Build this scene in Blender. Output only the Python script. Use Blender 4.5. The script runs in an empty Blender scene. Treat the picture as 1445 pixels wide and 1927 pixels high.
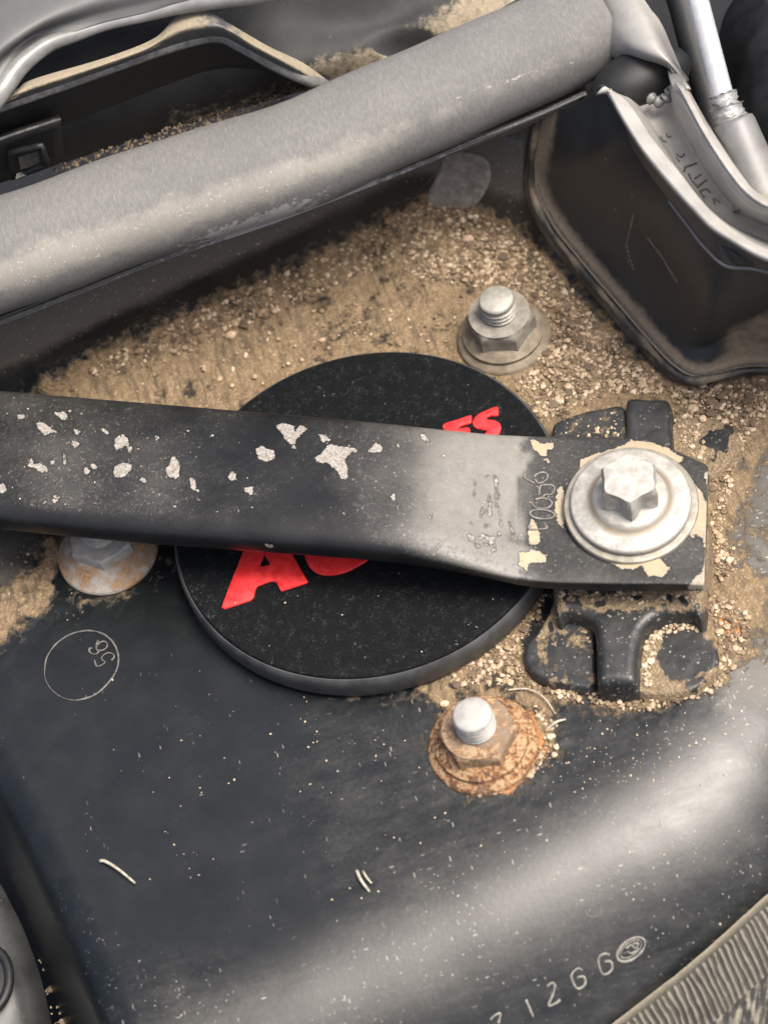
import bpy, bmesh, math, random
import numpy as np
from mathutils import Vector, Matrix

random.seed(7); RNG = np.random.default_rng(7)
SC = bpy.context.scene
COL = SC.collection
MM = 0.001

# ------------------------------------------------------------------ camera
EL = math.radians(54.8); ROLL = math.radians(18.3)
F = 4200.0; W0, H0 = 1445.0, 1927.0; DIST = 560.0
dvec = np.array([0, math.cos(EL), -math.sin(EL)])
r0 = np.array([1.0, 0, 0]); u0 = np.array([0, math.sin(EL), math.cos(EL)])
cr, sr = math.cos(ROLL), math.sin(ROLL)
rvec = cr * r0 - sr * u0; uvec = sr * r0 + cr * u0
CAM = np.array([0, 0, 9.0]) - DIST * dvec + 4.6 * rvec + 0.2 * uvec

cam = bpy.data.cameras.new('camera'); camo = bpy.data.objects.new('camera', cam); COL.objects.link(camo)
m = Matrix(((rvec[0], uvec[0], -dvec[0], CAM[0] * MM), (rvec[1], uvec[1], -dvec[1], CAM[1] * MM),
            (rvec[2], uvec[2], -dvec[2], CAM[2] * MM), (0, 0, 0, 1)))
camo.matrix_world = m
cam.sensor_fit = 'VERTICAL'; cam.sensor_height = 24.0; cam.lens = 24.0 * F / H0
cam.clip_start = 0.01; cam.clip_end = 200
cam.dof.use_dof = True; cam.dof.focus_distance = 0.555; cam.dof.aperture_fstop = 9.0
SC.camera = camo

# ------------------------------------------------------------------ sky, sun, exposure
SUN_DIR = Vector((0.37, -0.20, 0.91)).normalized()
world = bpy.data.worlds.new('World'); SC.world = world; world.use_nodes = True
wn = world.node_tree; bg = wn.nodes['Background']
sky = wn.nodes.new('ShaderNodeTexSky'); sky.sky_type = 'NISHITA'; sky.sun_disc = False
sky.sun_elevation = math.asin(SUN_DIR.z); sky.sun_rotation = math.atan2(SUN_DIR.x, SUN_DIR.y)
sky.air_density = 0.7; sky.dust_density = 8.0; sky.ozone_density = 0.6
wn.links.new(sky.outputs[0], bg.inputs[0]); bg.inputs[1].default_value = 0.112
sl = bpy.data.lights.new('sun', 'SUN'); sl.energy = 2.0; sl.angle = math.radians(24); sl.color = (1, .955, .88)
so = bpy.data.objects.new('sun', sl); COL.objects.link(so)
so.rotation_euler = SUN_DIR.to_track_quat('Z', 'Y').to_euler()
so.location = (0.3, 0, 0.5)
SC.view_settings.view_transform = 'Standard'; SC.view_settings.look = 'None'
SC.view_settings.exposure = 1.06; SC.view_settings.gamma = 1
SC.cycles.max_bounces = 6

# ------------------------------------------------------------------ geometry tools (all in millimetres)
def ray(px, py):
    px = np.asarray(px, float); py = np.asarray(py, float)
    return dvec + ((px - W0 / 2) / F)[..., None] * rvec + ((H0 / 2 - py) / F)[..., None] * uvec

def at(px, py, z=0.0):
    r = ray(px, py); t = (np.asarray(z, float) - CAM[2]) / r[..., 2]
    return CAM + t[..., None] * r

def proj(P):
    q = np.asarray(P, float) - CAM
    dep = q @ dvec
    return np.stack([W0 / 2 + F * (q @ rvec) / dep, H0 / 2 - F * (q @ uvec) / dep], -1)

def catmull(P, n, closed=False, uniform=False):
    P = np.asarray(P, float)
    if len(P) == 2:
        t = np.linspace(0, 1, n)[:, None]; return P[0] * (1 - t) + P[1] * t
    if closed: Q = np.vstack([P[-1], P, P[0], P[1]])
    else: Q = np.vstack([2 * P[0] - P[1], P, 2 * P[-1] - P[-2]])
    nseg = len(Q) - 3
    dense = []
    for i in range(nseg):
        p0, p1, p2, p3 = Q[i:i + 4]
        t = np.linspace(0, 1, 24, endpoint=False)[:, None]
        dense.append(.5 * ((2 * p1) + (-p0 + p2) * t + (2 * p0 - 5 * p1 + 4 * p2 - p3) * t ** 2 + (-p0 + 3 * p1 - 3 * p2 + p3) * t ** 3))
    D = np.vstack(dense + [Q[-2][None]])
    s = np.r_[0, np.cumsum(np.linalg.norm(np.diff(D, axis=0), axis=1))]
    if closed: tt = np.linspace(0, s[-1], n, endpoint=False)
    else: tt = np.linspace(0, s[-1], n)
    return np.stack([np.interp(tt, s, D[:, k]) for k in range(D.shape[1])], 1)

def sdpoly(Q, poly):
    """signed distance, negative inside"""
    poly = np.asarray(poly, float); d = np.full(len(Q), 1e9); ins = np.zeros(len(Q), bool)
    n = len(poly)
    for i in range(n):
        a = poly[i]; b = poly[(i + 1) % n]; e = b - a; w = Q - a
        t = np.clip((w @ e) / max(e @ e, 1e-9), 0, 1)
        d = np.minimum(d, np.hypot(*(w - t[:, None] * e).T))
        c = ((a[1] <= Q[:, 1]) != (b[1] <= Q[:, 1]))
        if abs(e[1]) > 1e-9:
            ins ^= c & (Q[:, 0] < a[0] + (Q[:, 1] - a[1]) * e[0] / e[1])
    return np.where(ins, -d, d)

def sdline(Q, line):
    """distance to an open polyline, positive on its left side"""
    line = np.asarray(line, float); best = np.full(len(Q), 1e9); sg = np.ones(len(Q))
    for i in range(len(line) - 1):
        a, b = line[i], line[i + 1]; e = b - a; w = Q - a; L = e @ e
        t = (w @ e) / L
        lo = -1e9 if i == 0 else 0; hi = 1e9 if i == len(line) - 2 else 1
        t = np.clip(t, lo, hi)
        d = np.hypot(*(w - t[:, None] * e).T)
        s = np.sign(e[0] * w[:, 1] - e[1] * w[:, 0])
        k = d < best; best[k] = d[k]; sg[k] = s[k]
    return best * sg

def sm(x, a, b):
    t = np.clip((x - a) / (b - a), 0, 1); return t * t * (3 - 2 * t)

def vnoise(x, y, seed=0):
    """cheap smooth value noise"""
    r = np.random.default_rng(seed).random((64, 64))
    xi = np.floor(x).astype(int); yi = np.floor(y).astype(int); fx = x - xi; fy = y - yi
    fx = fx * fx * (3 - 2 * fx); fy = fy * fy * (3 - 2 * fy)
    g = lambda a, b: r[a % 64, b % 64]
    return (g(xi, yi) * (1 - fx) + g(xi + 1, yi) * fx) * (1 - fy) + (g(xi, yi + 1) * (1 - fx) + g(xi + 1, yi + 1) * fx) * fy

def fbm(x, y, seed=0, o=4):
    v = 0; a = .5; t = 0
    for i in range(o):
        v = v + a * vnoise(x, y, seed + i); t += a; x = x * 2.03; y = y * 2.03; a *= .5
    return v / t

# ------------------------------------------------------------------ objects
BASE = {}
def thing(name, label, cat, base, group=None):
    o = bpy.data.objects.new(name, None); COL.objects.link(o); o.empty_display_size = .005
    b = np.asarray(base, float); o.location = Vector(b * MM); BASE[o.name] = b
    o['label'] = label; o['category'] = cat
    if group: o['group'] = group
    return o

def mesh(name, V, Fc, mat, parent=None, attrs=None, smooth=True, base=None, sharp=None):
    V = np.asarray(V, float)
    if parent is not None: b = BASE[parent.name]
    else: b = np.asarray(base if base is not None else (0, 0, 0), float)
    me = bpy.data.meshes.new(name)
    me.from_pydata(((V - b) * MM).tolist(), [], [list(map(int, f)) for f in Fc])
    if attrs:
        for k, a in attrs.items():
            at_ = me.attributes.new(k, 'FLOAT', 'POINT'); at_.data.foreach_set('value', np.asarray(a, np.float32))
    if smooth: me.polygons.foreach_set('use_smooth', [True] * len(me.polygons))
    me.update()
    if sharp is not None and smooth: me.set_sharp_from_angle(angle=math.radians(sharp))
    for mm in (mat if isinstance(mat, (list, tuple)) else [mat]): me.materials.append(mm)
    o = bpy.data.objects.new(name, me); COL.objects.link(o)
    if parent is not None: o.parent = parent; BASE[o.name] = b
    else: o.location = Vector(b * MM); BASE[o.name] = b
    if parent is not None and parent.type == 'MESH': pass
    return o

def tag(o, label=None, cat=None, group=None, kind=None):
    if label: o['label'] = label
    if cat: o['category'] = cat
    if group: o['group'] = group
    if kind: o['kind'] = kind
    return o

def gridfaces(nv, nu, cu=False, cv=False):
    f = []
    for j in range(nv if cv else nv - 1):
        for i in range(nu if cu else nu - 1):
            a = j * nu + i; b = j * nu + (i + 1) % nu; c = ((j + 1) % nv) * nu + (i + 1) % nu; d = ((j + 1) % nv) * nu + i
            f.append((a, b, c, d))
    return f

def facecam(V, Fc):
    V = np.asarray(V); n = np.zeros(3)
    s = 0
    for f in Fc[::max(1, len(Fc) // 400)]:
        a, b, c = V[f[0]], V[f[1]], V[f[2]]
        nn = np.cross(b - a, c - a); s += nn @ (CAM - a)
    return [tuple(reversed(f)) for f in Fc] if s < 0 else Fc

def rowpts(r, n, lin=False):
    r = np.asarray(r, float); P = at(r[:, 0], r[:, 1], r[:, 2])
    return catmull(P, n) if not lin else np.vstack([P])

def loft(rows, nu, nv, linear=False):
    """rows of (px, py, z) -> smooth grid"""
    R = [rowpts(r, nu) for r in rows]
    A = np.stack(R)                                   # rows, nu, 3
    K = len(R)
    t = np.linspace(0, K - 1, nv)
    out = np.zeros((nv, nu, 3))
    for j, tt in enumerate(t):
        i = min(int(tt), K - 2); f = tt - i
        if linear: out[j] = A[i] * (1 - f) + A[i + 1] * f
        else:
            p1, p2 = A[i], A[i + 1]
            p0 = A[i - 1] if i > 0 else 2 * p1 - p2
            p3 = A[i + 2] if i + 2 < K else 2 * p2 - p1
            out[j] = .5 * ((2 * p1) + (-p0 + p2) * f + (2 * p0 - 5 * p1 + 4 * p2 - p3) * f ** 2 + (-p0 + 3 * p1 - 3 * p2 + p3) * f ** 3)
    V = out.reshape(-1, 3); Fc = gridfaces(nv, nu)
    return V, facecam(V, Fc)

def solid(o, t, off=-1):
    md = o.modifiers.new('thickness', 'SOLIDIFY'); md.thickness = t * MM; md.offset = off
    return o

def tube_v(P, rad, n=12, cap=True, closed=False):
    P = np.asarray(P, float); N = len(P)
    rad = np.full(N, rad) if np.isscalar(rad) else np.asarray(rad, float)
    T = np.gradient(P, axis=0) if not closed else np.roll(P, -1, 0) - np.roll(P, 1, 0)
    T /= np.linalg.norm(T, axis=1)[:, None] + 1e-12
    ref = np.array([0, 0, 1.0]) if abs(T[0][2]) < .9 else np.array([1.0, 0, 0])
    V = []; u = np.cross(T[0], ref); u /= np.linalg.norm(u)
    for i in range(N):
        u = u - (u @ T[i]) * T[i]; u /= np.linalg.norm(u); v = np.cross(T[i], u)
        a = np.arange(n) * 2 * math.pi / n
        V.append(P[i] + rad[i] * (np.cos(a)[:, None] * u + np.sin(a)[:, None] * v))
    V = np.vstack(V); Fc = gridfaces(N, n, cu=True, cv=closed)
    if cap and not closed:
        Fc = Fc + [tuple(range(n - 1, -1, -1)), tuple((N - 1) * n + i for i in range(n))]
    return V, Fc

def lathe_v(prof, c, n=64, ax=np.array([0, 0, 1.0]), phase=0):
    """prof: (radius, height) from outer/bottom to centre/top around c + height*ax"""
    ax = np.asarray(ax, float); ax /= np.linalg.norm(ax)
    e1 = np.cross([0, 1.0, 0], ax); e1 /= np.linalg.norm(e1); e2 = np.cross(ax, e1)
    a = np.arange(n) * 2 * math.pi / n + phase
    ring = np.cos(a)[:, None] * e1 + np.sin(a)[:, None] * e2
    V = np.vstack([c + h * ax + r * ring for r, h in prof]); Fc = gridfaces(len(prof), n, cu=True)
    Fc = Fc + [tuple((len(prof) - 1) * n + i for i in range(n))]
    return V, Fc

def join(parts):
    V = []; Fc = []; k = 0
    for v, f in parts:
        V.append(v); Fc += [tuple(i + k for i in q) for q in f]; k += len(v)
    return np.vstack(V), Fc

def poly_extrude(P, z0, z1, bev=0.3, inset_top=0.0, holes=None):
    """world xy outline extruded with a small top bevel, triangulated by bmesh"""
    P = np.asarray(P, float)[:, :2]
    area = .5 * np.sum(P[:, 0] * np.roll(P[:, 1], -1) - np.roll(P[:, 0], -1) * P[:, 1])
    if area < 0: P = P[::-1]
    def inset(P, d):
        a = P - np.roll(P, 1, 0); b = np.roll(P, -1, 0) - P
        a /= np.linalg.norm(a, axis=1)[:, None] + 1e-9; b /= np.linalg.norm(b, axis=1)[:, None] + 1e-9
        nn = np.stack([-(a + b)[:, 1], (a + b)[:, 0]], 1); nn /= np.linalg.norm(nn, axis=1)[:, None] + 1e-9
        return P + nn * d
    z0 = np.broadcast_to(np.asarray(z0, float), (len(P),)); z1 = np.broadcast_to(np.asarray(z1, float), (len(P),))
    rings = [np.c_[P, z0], np.c_[P, z1 - bev], np.c_[inset(P, bev * .35 + inset_top), z1 - bev * .3], np.c_[inset(P, bev + inset_top), z1]]
    V = np.vstack(rings); n = len(P); Fc = gridfaces(4, n, cu=True)
    Fc = Fc + [tuple(3 * n + i for i in range(n))]
    return V, Fc

def dens(poly, k=4):
    out = []
    for i in range(len(poly)):
        a = np.array(poly[i]); b = np.array(poly[(i + 1) % len(poly)])
        for t in np.linspace(0, 1, k, endpoint=False): out.append(tuple(a * (1 - t) + b * t))
    return out
# ------------------------------------------------------------------ node tools
class G:
    def __init__(s, name):
        s.m = bpy.data.materials.new(name); s.m.use_nodes = True; s.t = s.m.node_tree; s.n = s.t.nodes; s.l = s.t.links
        s.b = s.n['Principled BSDF']; s.out = s.n['Material Output']
        tc = s.n.new('ShaderNodeTexCoord'); mp = s.n.new('ShaderNodeMapping'); mp.inputs['Scale'].default_value = (1000, 1000, 1000)
        s.l.new(tc.outputs['Object'], mp.inputs[0]); s.p = mp.outputs[0]
    def set(s, inp, v):
        i = s.b.inputs[inp] if isinstance(inp, str) else inp
        if hasattr(v, 'is_linked') or isinstance(v, bpy.types.NodeSocket): s.l.new(v, i)
        elif isinstance(v, (tuple, list)) and len(v) == 3 and i.type == 'RGBA': i.default_value = (*v, 1)
        else: i.default_value = v
    def map(s, scale, rot=(0, 0, 0), vec=None):
        mp = s.n.new('ShaderNodeMapping'); mp.inputs['Scale'].default_value = scale; mp.inputs['Rotation'].default_value = rot
        s.l.new(vec or s.p, mp.inputs[0]); return mp.outputs[0]
    def noise(s, scale, detail=4, rough=.55, vec=None, dist=0, col=False):
        n = s.n.new('ShaderNodeTexNoise'); n.inputs['Scale'].default_value = scale; n.inputs['Detail'].default_value = detail
        n.inputs['Roughness'].default_value = rough; n.inputs['Distortion'].default_value = dist
        s.l.new(vec or s.p, n.inputs['Vector']); return n.outputs['Color' if col else 'Fac']
    def vor(s, scale, feat='F1', out='Distance', vec=None, rnd=1):
        n = s.n.new('ShaderNodeTexVoronoi'); n.feature = feat; n.inputs['Scale'].default_value = scale; n.inputs['Randomness'].default_value = rnd
        s.l.new(vec or s.p, n.inputs['Vector']); return n.outputs[out]
    def math(s, op, a, b=0.0, c=None, clamp=False):
        n = s.n.new('ShaderNodeMath'); n.operation = op; n.use_clamp = clamp
        s.set(n.inputs[0], a); s.set(n.inputs[1], b)
        if c is not None: s.set(n.inputs[2], c)
        return n.outputs[0]
    def mul(s, a, b): return s.math('MULTIPLY', a, b)
    def add(s, a, b): return s.math('ADD', a, b)
    def sub(s, a, b): return s.math('SUBTRACT', a, b)
    def mx(s, a, b): return s.math('MAXIMUM', a, b)
    def ss(s, v, a, b, lo=0., hi=1.):
        n = s.n.new('ShaderNodeMapRange'); n.interpolation_type = 'SMOOTHSTEP'
        s.set(n.inputs[0], v); n.inputs[1].default_value = a; n.inputs[2].default_value = b
        n.inputs[3].default_value = lo; n.inputs[4].default_value = hi; return n.outputs[0]
    def mix(s, f, a, b, mode='MIX'):
        n = s.n.new('ShaderNodeMix'); n.data_type = 'RGBA'; n.blend_type = mode
        s.set(n.inputs[0], f); s.set(n.inputs[6], a); s.set(n.inputs[7], b); return n.outputs[2]
    def ramp(s, f, stops):
        n = s.n.new('ShaderNodeValToRGB'); s.set(n.inputs[0], f); e = n.color_ramp.elements
        while len(e) < len(stops): e.new(.5)
        for q, (p, c) in zip(e, stops): q.position = p; q.color = (*c, 1)
        return n.outputs[0]
    def attr(s, name):
        n = s.n.new('ShaderNodeAttribute'); n.attribute_name = name; return n.outputs['Fac']
    def sep(s, c, k):
        n = s.n.new('ShaderNodeSeparateColor'); s.l.new(c, n.inputs[0]); return n.outputs[k]
    def bump(s, h, strength=.5, dist=.3, prev=None):
        n = s.n.new('ShaderNodeBump'); s.set(n.inputs['Strength'], strength); n.inputs['Distance'].default_value = dist * MM
        s.l.new(h, n.inputs['Height'])
        if prev is not None: s.l.new(prev, n.inputs['Normal'])
        return n.outputs[0]
    def specks(s, scale, size, keep, vec=None):
        """scattered specks: a share `keep` of the cells get one dot of about `size` cell widths"""
        d = s.vor(scale, vec=vec); c = s.vor(scale, out='Color', vec=vec)
        k = s.ss(s.sep(c, 0), 1 - keep, 1 - keep + .02)
        szr = s.mul(s.sep(c, 1), size)
        return s.mul(k, s.ss(s.sub(szr, d), 0, .05))
    def fin(s, color=None, rough=None, metal=None, normal=None, spec=None, coat=None):
        if color is not None: s.set('Base Color', color)
        if rough is not None: s.set('Roughness', rough)
        if metal is not None: s.set('Metallic', metal)
        if normal is not None: s.set('Normal', normal)
        if spec is not None: s.set('Specular IOR Level', spec)
        if coat is not None: s.set('Coat Weight', coat); s.set('Coat Roughness', .25)
        return s.m

def mat_tower():
    g = G('dusty_black_paint')
    big = g.noise(.018, 5, .6); mid = g.noise(.09, 6, .65); fine = g.noise(1.1, 4, .6)
    film = g.attr('film'); dirt = g.attr('dirt'); rust = g.attr('rust')
    base = g.mix(g.ss(mid, .35, .75), (.0035, .0052, .006), (.0085, .010, .0105))
    # grey dust film, mottled
    wipe = g.noise(.22, 6, .72, vec=g.map((.35, 1.5, 1), (0, 0, .5)))
    fl = g.mul(g.ss(g.add(g.add(g.add(g.mul(mid, .45), g.mul(wipe, .55)), film), g.mul(fine, .45)), .82, 1.75), .42)
    base = g.mix(fl, base, (.19, .175, .15))
    # specks
    grain = g.noise(.05, 3)
    s1 = g.mul(g.specks(.75, .24, .05), g.ss(g.add(grain, g.mul(film, .5)), .55, .72))
    s2 = g.mul(g.specks(1.5, .36, .16), g.ss(g.add(g.noise(.03, 4, .6), g.mul(film, .5)), .56, .76))
    stv = g.map((.45, 1.6, 1), (0, 0, .6))
    s3 = g.mul(g.specks(.8, .32, .16, vec=stv), g.ss(g.add(g.noise(.045, 3), g.mul(film, .5)), .56, .76))
    s4 = g.mul(g.specks(1.0, .34, .14, vec=g.map((1.7, .4, 1), (0, 0, 1.0))), g.ss(g.add(g.noise(.06, 4), g.mul(film, .5)), .5, .7))
    s3 = g.mx(s3, s4)
    sp = g.mx(g.mx(s1, g.mul(s2, .7)), g.mul(s3, .6))
    base = g.mix(g.mul(sp, .85), base, g.mix(g.noise(.4), (.30, .265, .21), (.45, .43, .39)))
    # brown dirt
    dn = g.noise(.33, 6, .7); dm = g.ss(g.add(dirt, g.mul(g.sub(dn, .5), 1.1)), .36, .62)
    streak = g.noise(.35, 5, .65, vec=g.map((1.5, .28, .4), (0, 0, .35)))
    dcol = g.ramp(g.noise(.55, 6, .7), [(.25, (.135, .098, .06)), (.5, (.30, .215, .128)), (.75, (.47, .36, .235))])
    dcol = g.mix(g.mul(g.ss(streak, .48, .64), .8), dcol, (.105, .085, .062))
    dcol = g.mix(g.mul(g.ss(g.vor(1.25), .12, .5), .5), dcol, (.12, .088, .055), 'MIX')
    col = g.mix(g.mul(dm, .93), base, dcol)
    rn = g.noise(.5, 5, .7); rm = g.ss(g.add(rust, g.mul(g.sub(rn, .5), 1.0)), .42, .7)
    col = g.mix(rm, col, g.mix(rn, (.25, .08, .025), (.42, .24, .10)))
    h = g.add(g.mul(g.noise(.9, 6, .75), g.add(.09, g.mul(dm, .5))), g.mul(g.sub(1, g.vor(1.25)), g.mul(dm, .9)))
    h = g.add(h, g.mul(streak, g.mul(dm, .9)))
    nrm = g.bump(h, .75, .55)
    rgh = g.add(g.add(.27, g.mul(g.add(g.mul(mid, .5), g.mul(wipe, .5)), .16)), g.add(g.mul(dm, .5), g.mul(fl, .45)))
    spec = g.sub(.57, g.mul(dm, .45))
    return g.fin(col, rgh, 0, nrm, spec)

def mat_cap():
    g = G('textured_black_plastic')
    fib = g.noise(1.7, 5, .75, dist=1.4); f2 = g.noise(.35, 3)
    fl = g.ss(g.add(fib, g.mul(g.sub(f2, .5), .3)), .56, .72)
    sp = g.specks(1.1, .3, .1)
    col = g.mix(g.mul(fl, .55), (.0032, .0044, .0052), (.13, .135, .135))
    col = g.mix(g.mul(sp, .22), col, (.12, .12, .115))
    return g.fin(col, g.add(.6, g.mul(fl, .2)), 0, g.bump(fib, .9, .4), .16)

def simple(name, col, rough, metal=0, nz=.4, nscale=.6, bump=.2, var=.35, spec=.5, dist=.2):
    g = G(name); n = g.noise(nscale, 6, .62)
    lo = tuple(c * (1 - var) for c in col); hi = tuple(min(1, c * (1 + var)) for c in col)
    return g.fin(g.mix(g.ss(n, .3, .7), lo, hi), g.add(rough - .06, g.mul(n, .12)), metal, g.bump(n, bump, dist), spec)

def mat_red():
    g = G('red_print'); n = g.noise(.5, 5, .6)
    c = g.mix(g.ss(n, .3, .75), (.70, .018, .022), (.85, .05, .05))
    c = g.mix(g.mul(g.specks(.9, .25, .06), .5), c, (.8, .45, .4))
    return g.fin(c, .5, 0, g.bump(g.noise(1.2, 4), .25, .2), .4)

def mat_bar():
    g = G('chipped_black_bar_paint')
    chip = g.attr('chip'); dust_sheen = g.attr('dust_sheen')
    n = g.noise(.5, 5, .65); n2 = g.noise(1.6, 3, .6); big = g.noise(.06, 4, .6)
    c = g.ss(g.add(g.add(chip, g.mul(g.sub(n, .5), 1.3)), g.mul(g.sub(n2, .5), .7)), .42, .58)
    base = g.mix(g.ss(big, .3, .7), (.005, .0056, .0062), (.0125, .013, .0135))
    sp = g.mx(g.specks(.8, .32, .16), g.specks(1.7, .4, .2))
    blot = g.ss(g.noise(.95, 6, .75, dist=1.0), .53, .68)
    base = g.mix(g.mul(g.mx(g.mul(sp, .8), g.mul(blot, .5)), g.ss(g.add(dust_sheen, g.mul(g.sub(big, .5), .8)), .18, .75)), base, (.17, .162, .148))
    base = g.mix(g.mul(g.ss(g.add(dust_sheen, g.mul(n2, .35)), .45, 1.75), .7), base, g.mix(g.noise(.25, 6, .7), (.17, .165, .15), (.36, .345, .31)))  # pale film colour: dust, and the painted sheen on the bend
    edge = g.mul(g.ss(g.add(g.add(chip, g.mul(g.sub(n, .5), 1.3)), g.mul(g.sub(n2, .5), .7)), .15, .42), g.sub(1, c))
    base = g.mix(g.mul(edge, .6), base, (.004, .004, .004))
    mc = g.mix(g.ss(n2, .3, .7), (.20, .185, .165), (.38, .36, .325)); mc = g.mix(g.mul(g.ss(g.noise(.9, 6, .7), .52, .66), .6), mc, (.17, .12, .08))
    tan = g.attr('tan'); mc = g.mix(g.mul(tan, .8), mc, (.42, .34, .215))
    col = g.mix(c, base, mc)
    h = g.sub(g.mul(n2, .25), g.mul(c, .7))
    h = g.add(h, g.mul(g.mul(blot, .35), g.ss(dust_sheen, .2, .8)))
    rg = g.add(g.add(.33, g.mul(big, .1)), g.mul(c, .28))
    rg = g.add(rg, g.mul(g.ss(dust_sheen, .8, 1.4), .12))
    return g.fin(col, rg, g.mul(c, .25), g.bump(h, .55, .35), .42)

def mat_seal():
    g = G('weathered_grey_rubber')
    t = g.attr('tan'); sc = g.attr('scuff')
    f = g.noise(.9, 5, .7, vec=g.map((2.0, .55, .8), (0, 0, -.5)), dist=.6); big = g.noise(.05, 5, .6); fine = g.noise(2.2, 3, .6)
    col = g.mix(g.ss(g.add(f, g.mul(g.sub(big, .5), .4)), .35, .7), (.128, .127, .123), (.172, .170, .163))
    tm = g.ss(g.add(t, g.mul(g.sub(g.noise(.16, 6, .7), .5), 1.1)), .3, .85)
    col = g.mix(g.mul(tm, .7), col, g.mix(f, (.24, .228, .2), (.345, .328, .288)))
    col = g.mix(g.mul(g.mul(g.specks(1.3, .4, .3), tm), .6), col, (.5, .45, .36))
    fibre = g.ss(g.noise(1.3, 4, .75, vec=g.map((2.6, .5, .8), (0, 0, -.55)), dist=1.0), .58, .7)
    col = g.mix(g.mul(fibre, .34), col, (.34, .335, .32))
    sm_ = g.ss(g.add(sc, g.mul(g.sub(g.noise(.45, 6, .75), .5), 1.5)), .45, .62)
    col = g.mix(g.mul(sm_, .75), col, (.42, .415, .40))
    return g.fin(col, .78, 0, g.bump(g.add(f, g.mul(fine, .6)), .4, .35), .3)

def mat_metal(name, c0, c1, rough=.45, metal=.5, stain=(.45, .33, .17), st=.3, scale=.35):
    g = G(name); n = g.noise(scale, 6, .65); f = g.noise(1.8, 4, .6)
    col = g.mix(g.ss(n, .3, .7), c0, c1)
    col = g.mix(g.mul(g.ss(g.add(g.attr('grime'), g.mul(g.sub(n, .5), .9)), .3, .8), .75), col, (.16, .12, .07))
    col = g.mix(g.mul(g.ss(g.noise(scale * .7, 5, .7), .55, .8), st), col, stain)
    col = g.mix(g.mul(g.ss(f, .6, .75), .3), col, tuple(c * .45 for c in c0))
    return g.fin(col, g.add(rough, g.mul(f, .15)), metal, g.bump(g.add(n, f), .3, .25), .5)

def mat_rust(name, light, dark, met, amount):
    g = G(name); n = g.noise(.8, 7, .75); f = g.noise(1.7, 5, .65); b = g.noise(.2, 5, .7)
    r = g.ramp(g.ss(g.add(n, g.mul(g.sub(b, .5), .9)), .2, .8), [(.15, dark), (.38, (.20, .085, .035)), (.55, (.29, .155, .07)), (.75, light)])
    k = g.ss(b, .62 - amount * .4, .72 - amount * .25)
    col = g.mix(k, met, r)
    col = g.mix(g.mul(g.ss(f, .58, .75), .35), col, tuple(c * .5 for c in dark))
    return g.fin(col, .72, 0, g.bump(g.add(n, f), .7, .5), .35)

def mat_dirtyblack(name='dirt_caked_black_metal'):
    g = G(name); d = g.attr('dirt'); n = g.noise(.6, 6, .7)
    dm = g.ss(g.add(d, g.mul(g.sub(n, .5), 1.2)), .4, .62)
    base = g.mix(g.ss(g.noise(.15, 4), .3, .7), (.015, .0165, .0175), (.034, .034, .033))
    sp = g.mx(g.specks(.75, .34, .2), g.specks(1.6, .4, .25)); base = g.mix(g.mul(sp, .55), base, (.33, .3, .25))
    dc = g.ramp(g.noise(.8, 5, .7), [(.3, (.14, .10, .06)), (.5, (.28, .21, .125)), (.72, (.45, .355, .23))])
    dc = g.mix(g.mul(g.ss(g.vor(1.3), .15, .5), .5), dc, (.1, .07, .042))
    col = g.mix(g.mul(dm, .92), base, dc)
    h = g.add(g.mul(n, .3), g.mul(g.sub(1, g.vor(1.3)), g.mul(dm, 1.0)))
    return g.fin(col, g.add(.4, g.mul(dm, .45)), 0, g.bump(h, .7, .5), .5)

def mat_panel():
    g = G('grimy_black_side_panel'); d = g.attr('dirt'); n = g.noise(.22, 7, .7); sm2 = g.noise(.05, 4, .6)
    base = g.mix(g.ss(sm2, .3, .7), (.019, .0225, .0245), (.030, .0335, .035))
    dm = g.ss(g.add(d, g.mul(g.sub(n, .5), 1.1)), .3, .95)
    dc = g.mix(g.noise(.8, 5, .7), (.13, .105, .075), (.36, .29, .20))
    col = g.mix(g.mul(dm, .8), base, dc)
    col = g.mix(g.mul(g.specks(.35, .22, .1), .5), col, (.25, .22, .18))
    sc = g.attr('scratch'); scm = g.ss(g.add(sc, g.mul(g.sub(g.noise(.9, 5, .7), .5), .9)), .5, .75)
    col = g.mix(g.mul(scm, .55), col, (.3, .28, .25))
    return g.fin(col, g.add(.46, g.mul(dm, .35)), 0, g.bump(g.add(g.mul(n, .4), g.mul(g.noise(1.2, 4), g.mul(dm, .8))), .4, .4), .45)

def mat_hinge():
    g = G('pale_grey_hinge_metal'); n = g.noise(.12, 6, .6); f = g.noise(.9, 5, .65)
    col = g.mix(g.ss(n, .3, .7), (.31, .30, .278), (.40, .388, .36))
    col = g.mix(g.mul(g.ss(f, .6, .78), .3), col, (.22, .2, .17))
    return g.fin(col, g.add(.34, g.mul(n, .1)), .15, g.bump(f, .12, .2), .5)

def mat_sand():
    g = G('sand_grain'); s = g.attr('shade'); n = g.noise(1.5, 4, .6)
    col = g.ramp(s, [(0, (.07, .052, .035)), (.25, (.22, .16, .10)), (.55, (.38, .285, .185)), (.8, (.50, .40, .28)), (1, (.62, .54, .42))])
    col = g.mix(g.mul(n, .35), col, (.2, .14, .09))
    return g.fin(col, .7, 0, g.bump(n, .3, .2), .35)

def mat_sealer():
    g = G('ridged_seam_sealer'); d = g.attr('crest'); n = g.noise(.7, 6, .7)
    col = g.mix(g.ss(g.add(d, g.mul(g.sub(n, .5), .8)), .35, .95), (.03, .029, .027), (.175, .165, .142))
    col = g.mix(g.mul(g.attr('tan'), .8), col, g.mix(n, (.22, .195, .145), (.36, .32, .24)))
    return g.fin(col, .7, 0, g.bump(n, .6, .5), .3)

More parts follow.
